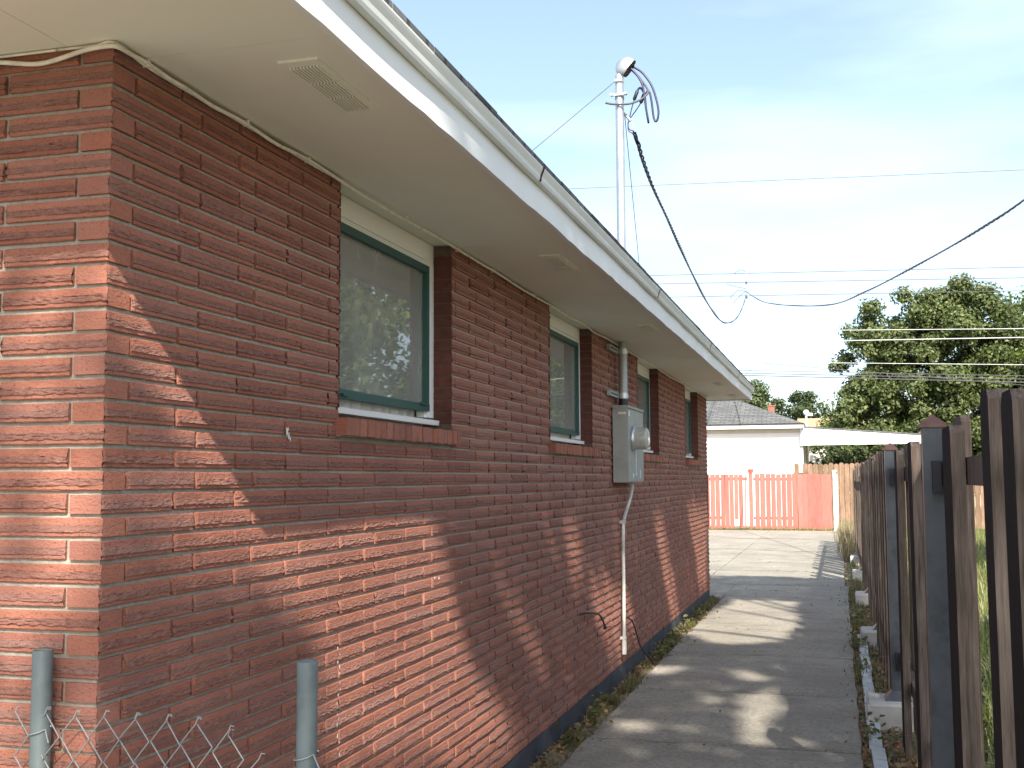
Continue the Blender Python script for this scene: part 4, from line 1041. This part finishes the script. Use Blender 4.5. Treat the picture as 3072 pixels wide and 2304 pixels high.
b = MB(); b.prism([(-.6, 3.6), (4, 4.95), (8.6, 3.6)], 'x', -2.0, 9.4); b.build('roof', M['tanroof'], th)

# ------------------------------------------------------------------ trees in view
cc, rr_ = ell_clumps((6.1, 48, 5.0), (4.8, 3.6, 4.3), 380, .64, 3)
extra = [(2.2, 47, 7.6), (1.75, 47.3, 6.2), (2.0, 47, 5.0), (1.9, 47, 3.8), (2.4, 46.8, 2.9), (3.1, 46.5, 8.5), (4.4, 47, 9.0), (5.4, 47, 8.9), (6.6, 47, 9.4), (7.3, 47, 8.8), (3.0, 46, 6.6), (3.4, 45.6, 4.6), (5, 45.0, 6.3), (6.5, 45, 7.4), (4.4, 45.2, 3.3), (6.2, 45, 3.4), (7.4, 45, 5.2), (2.9, 47, 2.4), (5.5, 45, 2.2), (7, 45, 2.0)]
low = [np.array((rng.uniform(1.7, 10.5), rng.uniform(44.8, 47.5), rng.uniform(1.4, 4.6))) for _ in range(110)]
cc = list(cc) + [np.array(p) for p in extra] + low; rr_ = rr_ + [.5] * 4 + [.6] * 16 + [.6] * 110
tree('maple_tree', (5.6, 48.2, 0), cc, rr_, [int(330 * (q / .6) ** 2) for q in rr_], .17, M['maple'], 'big dark green maple tree towering behind the white carport', .35, 21)
cc, rr_ = ell_clumps((12.2, 44, 5.2), (3.4, 3.0, 4.2), 60, .9, 9)
cc += [np.array((8.7, 45, 8.3)), np.array((9.0, 44.5, 7.2)), np.array((8.6, 44.3, 6.2))]; rr_ += [.8, .8, .7]
tree('lime_tree', (12.2, 44, 0), cc, rr_, [int(170 * (q / .9) ** 2) for q in rr_], .2, M['bright'], 'lighter yellow-green tree at the right edge beside the maple', .3, 23)
cc, rr_ = ell_clumps((-4.2, 80, 5.0), (1.9, 2.5, 3.1), 70, .75, 13)
tree('round_tree', (-4.2, 80, 0), cc, rr_, [200] * len(cc), .24, M['farleaf'], 'lighter round tree at the far left, beside the roof corner', .25, 25)
cc, rr_ = ell_clumps((-1.1, 84, 4.5), (2.6, 2.6, 3.2), 90, .8, 15)
tree('round_tree', (-1.1, 84, 0), cc, rr_, [200] * len(cc), .24, M['darkleaf'], 'dark round-topped tree far behind the grey roof', .25, 27)
cc, rr_ = ell_clumps((1.9, 60, 2.9), (1.4, 1.0, 1.9), 18, .6, 17)
tree('shrub', (1.9, 58.5, 0), cc, rr_, [120] * len(cc), .2, M['bright'], 'pale green shrub below left of the maple', .1, 29, cat='shrub', fork=.8)
cc, rr_ = ell_clumps((1.6, 42.8, 1.6), (1.3, .7, 1.5), 22, .5, 19)
tree('shrub', (1.6, 42.8, 0), cc, rr_, [150] * len(cc), .16, M['darkleaf'], 'dark shrub seen through the opening under the carport', .08, 31, cat='shrub', fork=.6)
cc, rr_ = ell_clumps((4.0, 42.6, 1.7), (1.6, .7, 1.5), 24, .55, 33)
tree('shrub', (4.0, 42.6, 0), cc, rr_, [140] * len(cc), .16, M['maple'], 'green shrub at the right end of the carport opening', .08, 35, cat='shrub', fork=.6)
# trees out to the right that the window panes mirror
for (bx, by, hh, sd, nm) in ((7.9, 17.0, 6.8, 51, 'nearer'), (11.5, 22.5, 8.0, 53, 'farther')):
    cc, rr_ = ell_clumps((bx, by, hh * .55), (2.8, 2.8, hh * .47), 90, .8, sd)
    tree('yard_tree', (bx, by, 0), cc, rr_, [190] * len(cc), .17, M['bright'], 'the ' + nm + ' of two yard trees mirrored in the window panes', .2, sd)

# ------------------------------------------------------------------ overhead lines
lines = [((-7.865, 39, 12.441), (7.954, 39, 11.909), .010, 'wire', 'topmost thin wire crossing the sky behind the mast'),
 ((-4.667, 39, 8.961), (7.827, 39, 8.576), .012, 'wire', 'upper of three thin wires meeting at the spreader'),
 ((-4.416, 39, 8.638), (7.813, 39, 8.213), .012, 'wire', 'middle of three thin wires meeting at the spreader'),
 ((-4.254, 39, 8.133), (7.796, 39, 7.773), .012, 'wire', 'lowest of three thin wires meeting at the spreader'),
 ((-2.766, 39, 6.811), (7.747, 39, 6.487), .015, 'wirelight', 'pale wire crossing the upper part of the maple'),
 ((-2.443, 39, 6.378), (7.736, 39, 6.189), .020, 'wirelight', 'thickest pale wire crossing the middle of the maple'),
 ((-1.8, 39, 5.67), (7.70, 39, 5.269), .014, 'wirelight', 'pale wire just above the bundle of dark lines'),
 ((-1.643, 39, 5.365), (7.686, 39, 4.895), .011, 'wire', 'top wire of the dark bundle above the carport'),
 ((-1.564, 39, 5.263), (7.682, 39, 4.786), .014, 'wire', 'second wire of the dark bundle above the carport'),
 ((-1.483, 39, 5.18), (7.678, 39, 4.678), .016, 'wire', 'bottom wire of the dark bundle above the carport'),
 ((-.908, 39, 5.608), (7.674, 39, 4.584), .009, 'wire', 'thin wire slanting down from the pale wire into the bundle')]
for (a, b_, r_, mt_, lb) in lines:
    a = Vector(a); b_ = Vector(b_); d = b_ - a; A = a - d * .9; B = b_ + d * 1.2
    if 'slanting' in lb: A = a; 
    n = 26; pts = [A.lerp(B, k / n) for k in range(n + 1)]
    m_ = MB(); m_.tube(pts, r_, 5); tag(m_.build('overhead_wire', M[mt_]), lb, 'wire', 'wires over the alley')
sp = empty('wire_spreader', (-1.38, 39, 8.0), 'thin upright spreader with curled wires where the service drops meet', 'spreader')
b = MB(); b.tube([(0, 0, -.07), (0, 0, 1.17)], .016, 6); b.build('rod', M['wirelight'], sp)
for zz in (0., .52):
    b = MB(); b.lathe([(.02, -.06), (.035, -.03), (.035, .03), (.02, .06)], (0, 0, zz), 'z', 8); b.build('insulator', M['wire'], sp)
b = MB()
for (p0, p1, p2) in (((0, 0, .3), (-.45, 0, .42), (-.7, 0, .5)), ((0, 0, .25), (-.4, 0, -.1), (-.45, 0, -.25)), ((0, 0, .2), (-.3, 0, .25), (-.6, 0, -.02)), ((0, 0, .9), (-.2, 0, 1.0), (-.45, 0, .85))):
    b.tube(smooth_path([p0, p1, p2], 5), .010, 5)
b.build('jumper', M['wire'], sp)
def twisted(name, pts, label, r_h, r_w, pitch, seed):
    t = empty(name, pts[0], label, 'cable'); P = smooth_path(rel(pts, pts[0]), 14)
    dist = [0]
    for i in range(1, len(P)): dist.append(dist[-1] + (P[i] - P[i - 1]).length)
    n = int(dist[-1] / (pitch / 7)); Q = []
    j = 0
    for i in range(n + 1):
        s = dist[-1] * i / n
        while j < len(dist) - 2 and dist[j + 1] < s: j += 1
        f = (s - dist[j]) / max(1e-6, dist[j + 1] - dist[j]); Q.append((P[j].lerp(P[j + 1], f), s))
    for c in range(3):
        pp = []
        for i, (p, s) in enumerate(Q):
            tg = (Q[min(i + 1, n)][0] - Q[max(i - 1, 0)][0]).normalized(); a = tg.cross(Vector((0, 0, 1)))
            if a.length < .05: a = Vector((1, 0, 0))
            a.normalize(); u = a.cross(tg); ph = 2 * math.pi * (s / pitch + c / 3)
            rr = r_h * (1 + .35 * math.sin(s * 1.7 + seed))
            pp.append(p + (a * math.cos(ph) + u * math.sin(ph)) * rr)
        m_ = MB(); m_.tube(pp, r_w, 5, caps=False); m_.build('strand', M['cableblue'] if c else M['wire'], t)
    return t
twisted('service_drop', [(.168, 6.40, 4.25), (.18, 6.55, 4.19), (.16, 6.85, 4.165), (.11, 7.72, 4.14), (.05, 9.01, 4.15), (-.03, 10.64, 4.16), (-.14, 12.81, 4.20), (-.31, 16.45, 4.32), (-.55, 21.36, 4.73), (-.87, 28.15, 5.74), (-1.18, 34.7, 7.06), (-1.39, 38.99, 8.11)], 'twisted dark service cable sagging from the mast to the spreader', .0085, .0078, .42, 1)
twisted('service_drop', [(-1.39, 39.0, 8.2), (-.86, 36.45, 7.53), (-.35, 34.03, 7.0), (.65, 29.3, 6.18), (1.62, 24.68, 5.5), (2.26, 21.63, 5.28), (2.83, 18.92, 5.16), (3.38, 16.32, 5.08), (3.72, 14.68, 5.05), (4.01, 13.29, 5.06), (4.6, 10.6, 5.2), (5.2, 8.0, 5.45)], 'twisted dark cable swooping from the spreader up to the right edge', .0095, .0090, .6, 3)
cable('drop_wire', [(-.02, 13.3, 2.70), (-.3, 15, 2.55), (-.6, 18, 2.60), (-1.0, 24, 3.3), (-1.0, 38.9, 5.6)], .006, M['wire'], 'thin wire looping off the far eave corner in front of the grey roof', 'wire')

# ------------------------------------------------------------------ grass, weeds, litter
def blades(n, fx, h0, h1, wd, mat, name, seed, lean=.5):
    r = np.random.default_rng(seed); P = fx(r, n); n = len(P)
    h = r.uniform(h0, h1, n)[:, None]; a = r.uniform(0, 2 * np.pi, n); d = np.stack([np.cos(a), np.sin(a), np.zeros(n)], 1)
    s = np.stack([-d[:, 1], d[:, 0], np.zeros(n)], 1) * (wd * r.uniform(.6, 1.3, n))[:, None]
    up = np.array([0, 0, 1.]); le = (r.random(n) * lean)[:, None]
    m = P + up * h * .55 + d * h * le * .3; t = P + up * h * (1 - le * .45) + d * h * le
    V = np.stack([P - s, P + s, m + s * .7, m - s * .7, t], 1).reshape(-1, 3); q = np.arange(n)[:, None] * 5
    return np_mesh(name, V, [q + np.array([[0, 1, 2, 3]]), q + np.array([[3, 2, 4]])], mat)
def tufts(cx, k, spread):
    def f(r, n):
        c = np.array(cx); i = r.integers(0, len(c), n); return np.stack([c[i, 0] + r.normal(0, spread, n), c[i, 1] + r.normal(0, spread * 1.6, n), np.full(n, -.03)], 1)
    return f
def yard(r, n):
    x = r.uniform(2.15, 8.5, n); y = 1.0 + 31 * r.random(n) ** 1.35; return np.stack([x, y, np.full(n, -.03)], 1)
tag(obj('yard_grass', blades(42000, yard, .10, .34, .006, M['grass'], 'yard_grass', 61, .8)), 'sunlit uncut grass in the yard behind the board fence', 'grass', kind='stuff')
def tall(r, n):
    c = np.stack([r.uniform(2.2, 3.6, 90), r.uniform(1.5, 9, 90)], 1); i = r.integers(0, 90, n)
    return np.stack([c[i, 0] + r.normal(0, .05, n), c[i, 1] + r.normal(0, .09, n), np.full(n, -.03)], 1)
tag(obj('tall_grass', blades(5500, tall, .25, .6, .009, M['grass'], 'tall_grass', 62, 1.1)), 'tall arching grass clumps right behind the board fence', 'grass', kind='stuff')
wx = [(.06 + rnd.uniform(-.03, .07), y + rnd.uniform(-.1, .1)) for y in np.cumsum(np.abs(rng.normal(.30, .22, 34))) + 2.0 if y < 12.7] + [(.10, 6.35), (.12, 6.2), (.08, 6.6), (.08, 12.2), (.05, 12.5), (0.0, 12.8)]
tag(obj('base_weeds', blades(1500, tufts(wx, 1, .030), .02, .11, .0040, M['weed'], 'base_weeds', 63, .9)), 'weeds and grass tufts along the foot of the brick house', 'weeds', kind='stuff')
sx = [(1.80 + rnd.uniform(-.06, .12), y) for y in list(np.arange(6.2, 9.3, .16)) + list(np.arange(9.5, 32, .17))]
tag(obj('strip_weeds', blades(2600, tufts(sx, 1, .045), .03, .14, .0045, M['weed'], 'strip_weeds', 64, .9)), 'weeds in the dirt strip between the path and board fence', 'weeds', kind='stuff')
sx2 = [(1.80 + rnd.uniform(-.12, .1), y) for y in np.arange(20, 32, .25)]
tag(obj('dry_weeds', blades(1700, tufts(sx2, 1, .07), .15, .60, .006, M['dry'], 'dry_weeds', 65, .6)), 'tall dry weeds by the far end of the board fence', 'weeds', kind='stuff')
fx_ = [(x, 32.3 + rnd.uniform(-.06, .03)) for x in np.arange(-6, 1.5, .13)]
tag(obj('fence_weeds', blades(1500, tufts(fx_, 1, .04), .04, .2, .006, M['grass'], 'fence_weeds', 66, .8)), 'small dry weeds along the foot of the red fence', 'weeds', kind='stuff')
ck = []
for yj in dc[:-1] + [13.06, 14.75]:
    for _ in range(14): ck.append((rnd.uniform(-2.5, 1.5), yj + rnd.uniform(-.02, .02)))
tag(obj('crack_weeds', blades(900, tufts(ck, 1, .03), .015, .06, .004, M['weed'], 'crack_weeds', 67, 1.)), 'tiny weeds sprouting in the concrete joints', 'weeds', kind='stuff')
# leaf litter
r = np.random.default_rng(71)
a = np.stack([r.uniform(1.735, 2.02, 5200), 2.0 + 14 * r.random(5200) ** 1.4, r.uniform(-.028, .004, 5200)], 1)
b2 = np.stack([np.abs(r.normal(.06, .06, 1500)), r.uniform(1.5, 12.8, 1500), r.uniform(-.02, .012, 1500)], 1)
c2 = np.stack([r.uniform(.2, 1.7, 260), r.uniform(3, 15, 260), np.full(260, .006)], 1); c2[60:, 0] = np.where(r.random(200) < .5, .17 + np.abs(r.normal(0, .12, 200)), 1.72 - np.abs(r.normal(0, .08, 200)))
P = np.concatenate([a, b2, c2]); N = np.tile([0, 0, 1.], (len(P), 1))
tag(obj('leaf_litter', leaf_mesh('leaf_litter', P, N, np.concatenate([r.uniform(.012, .05, len(P) - 260), r.uniform(.008, .03, 260)]), M['litter'], seed=72)), 'dry fallen leaves scattered along both edges of the path', 'leaves', kind='stuff')
# broad-leaf weeds by the wall and strip
r = np.random.default_rng(73); Cw = []
for (x, y) in [(.10, 8.2), (.12, 8.45), (.08, 9.3), (.1, 9.8), (.09, 10.6), (.1, 7.75), (.07, 5.3), (.09, 4.4), (1.80, 8.6), (1.83, 8.9), (1.78, 7.4), (1.80, 10.1), (1.82, 10.6), (1.79, 5.0), (1.81, 11.2)]:
    k = 45; Cw.append(np.stack([x + r.normal(0, .035, k), y + r.normal(0, .10, k), np.abs(r.normal(.03, .045, k))], 1))
Cw = np.concatenate(Cw); tag(obj('leafy_weeds', leaf_mesh('leafy_weeds', Cw, np.tile([0, 0, 1.], (len(Cw), 1)), r.uniform(.025, .06, len(Cw)), M['weed'], seed=74)), 'low leafy weeds in tufts beside the path edges', 'weeds', kind='stuff')
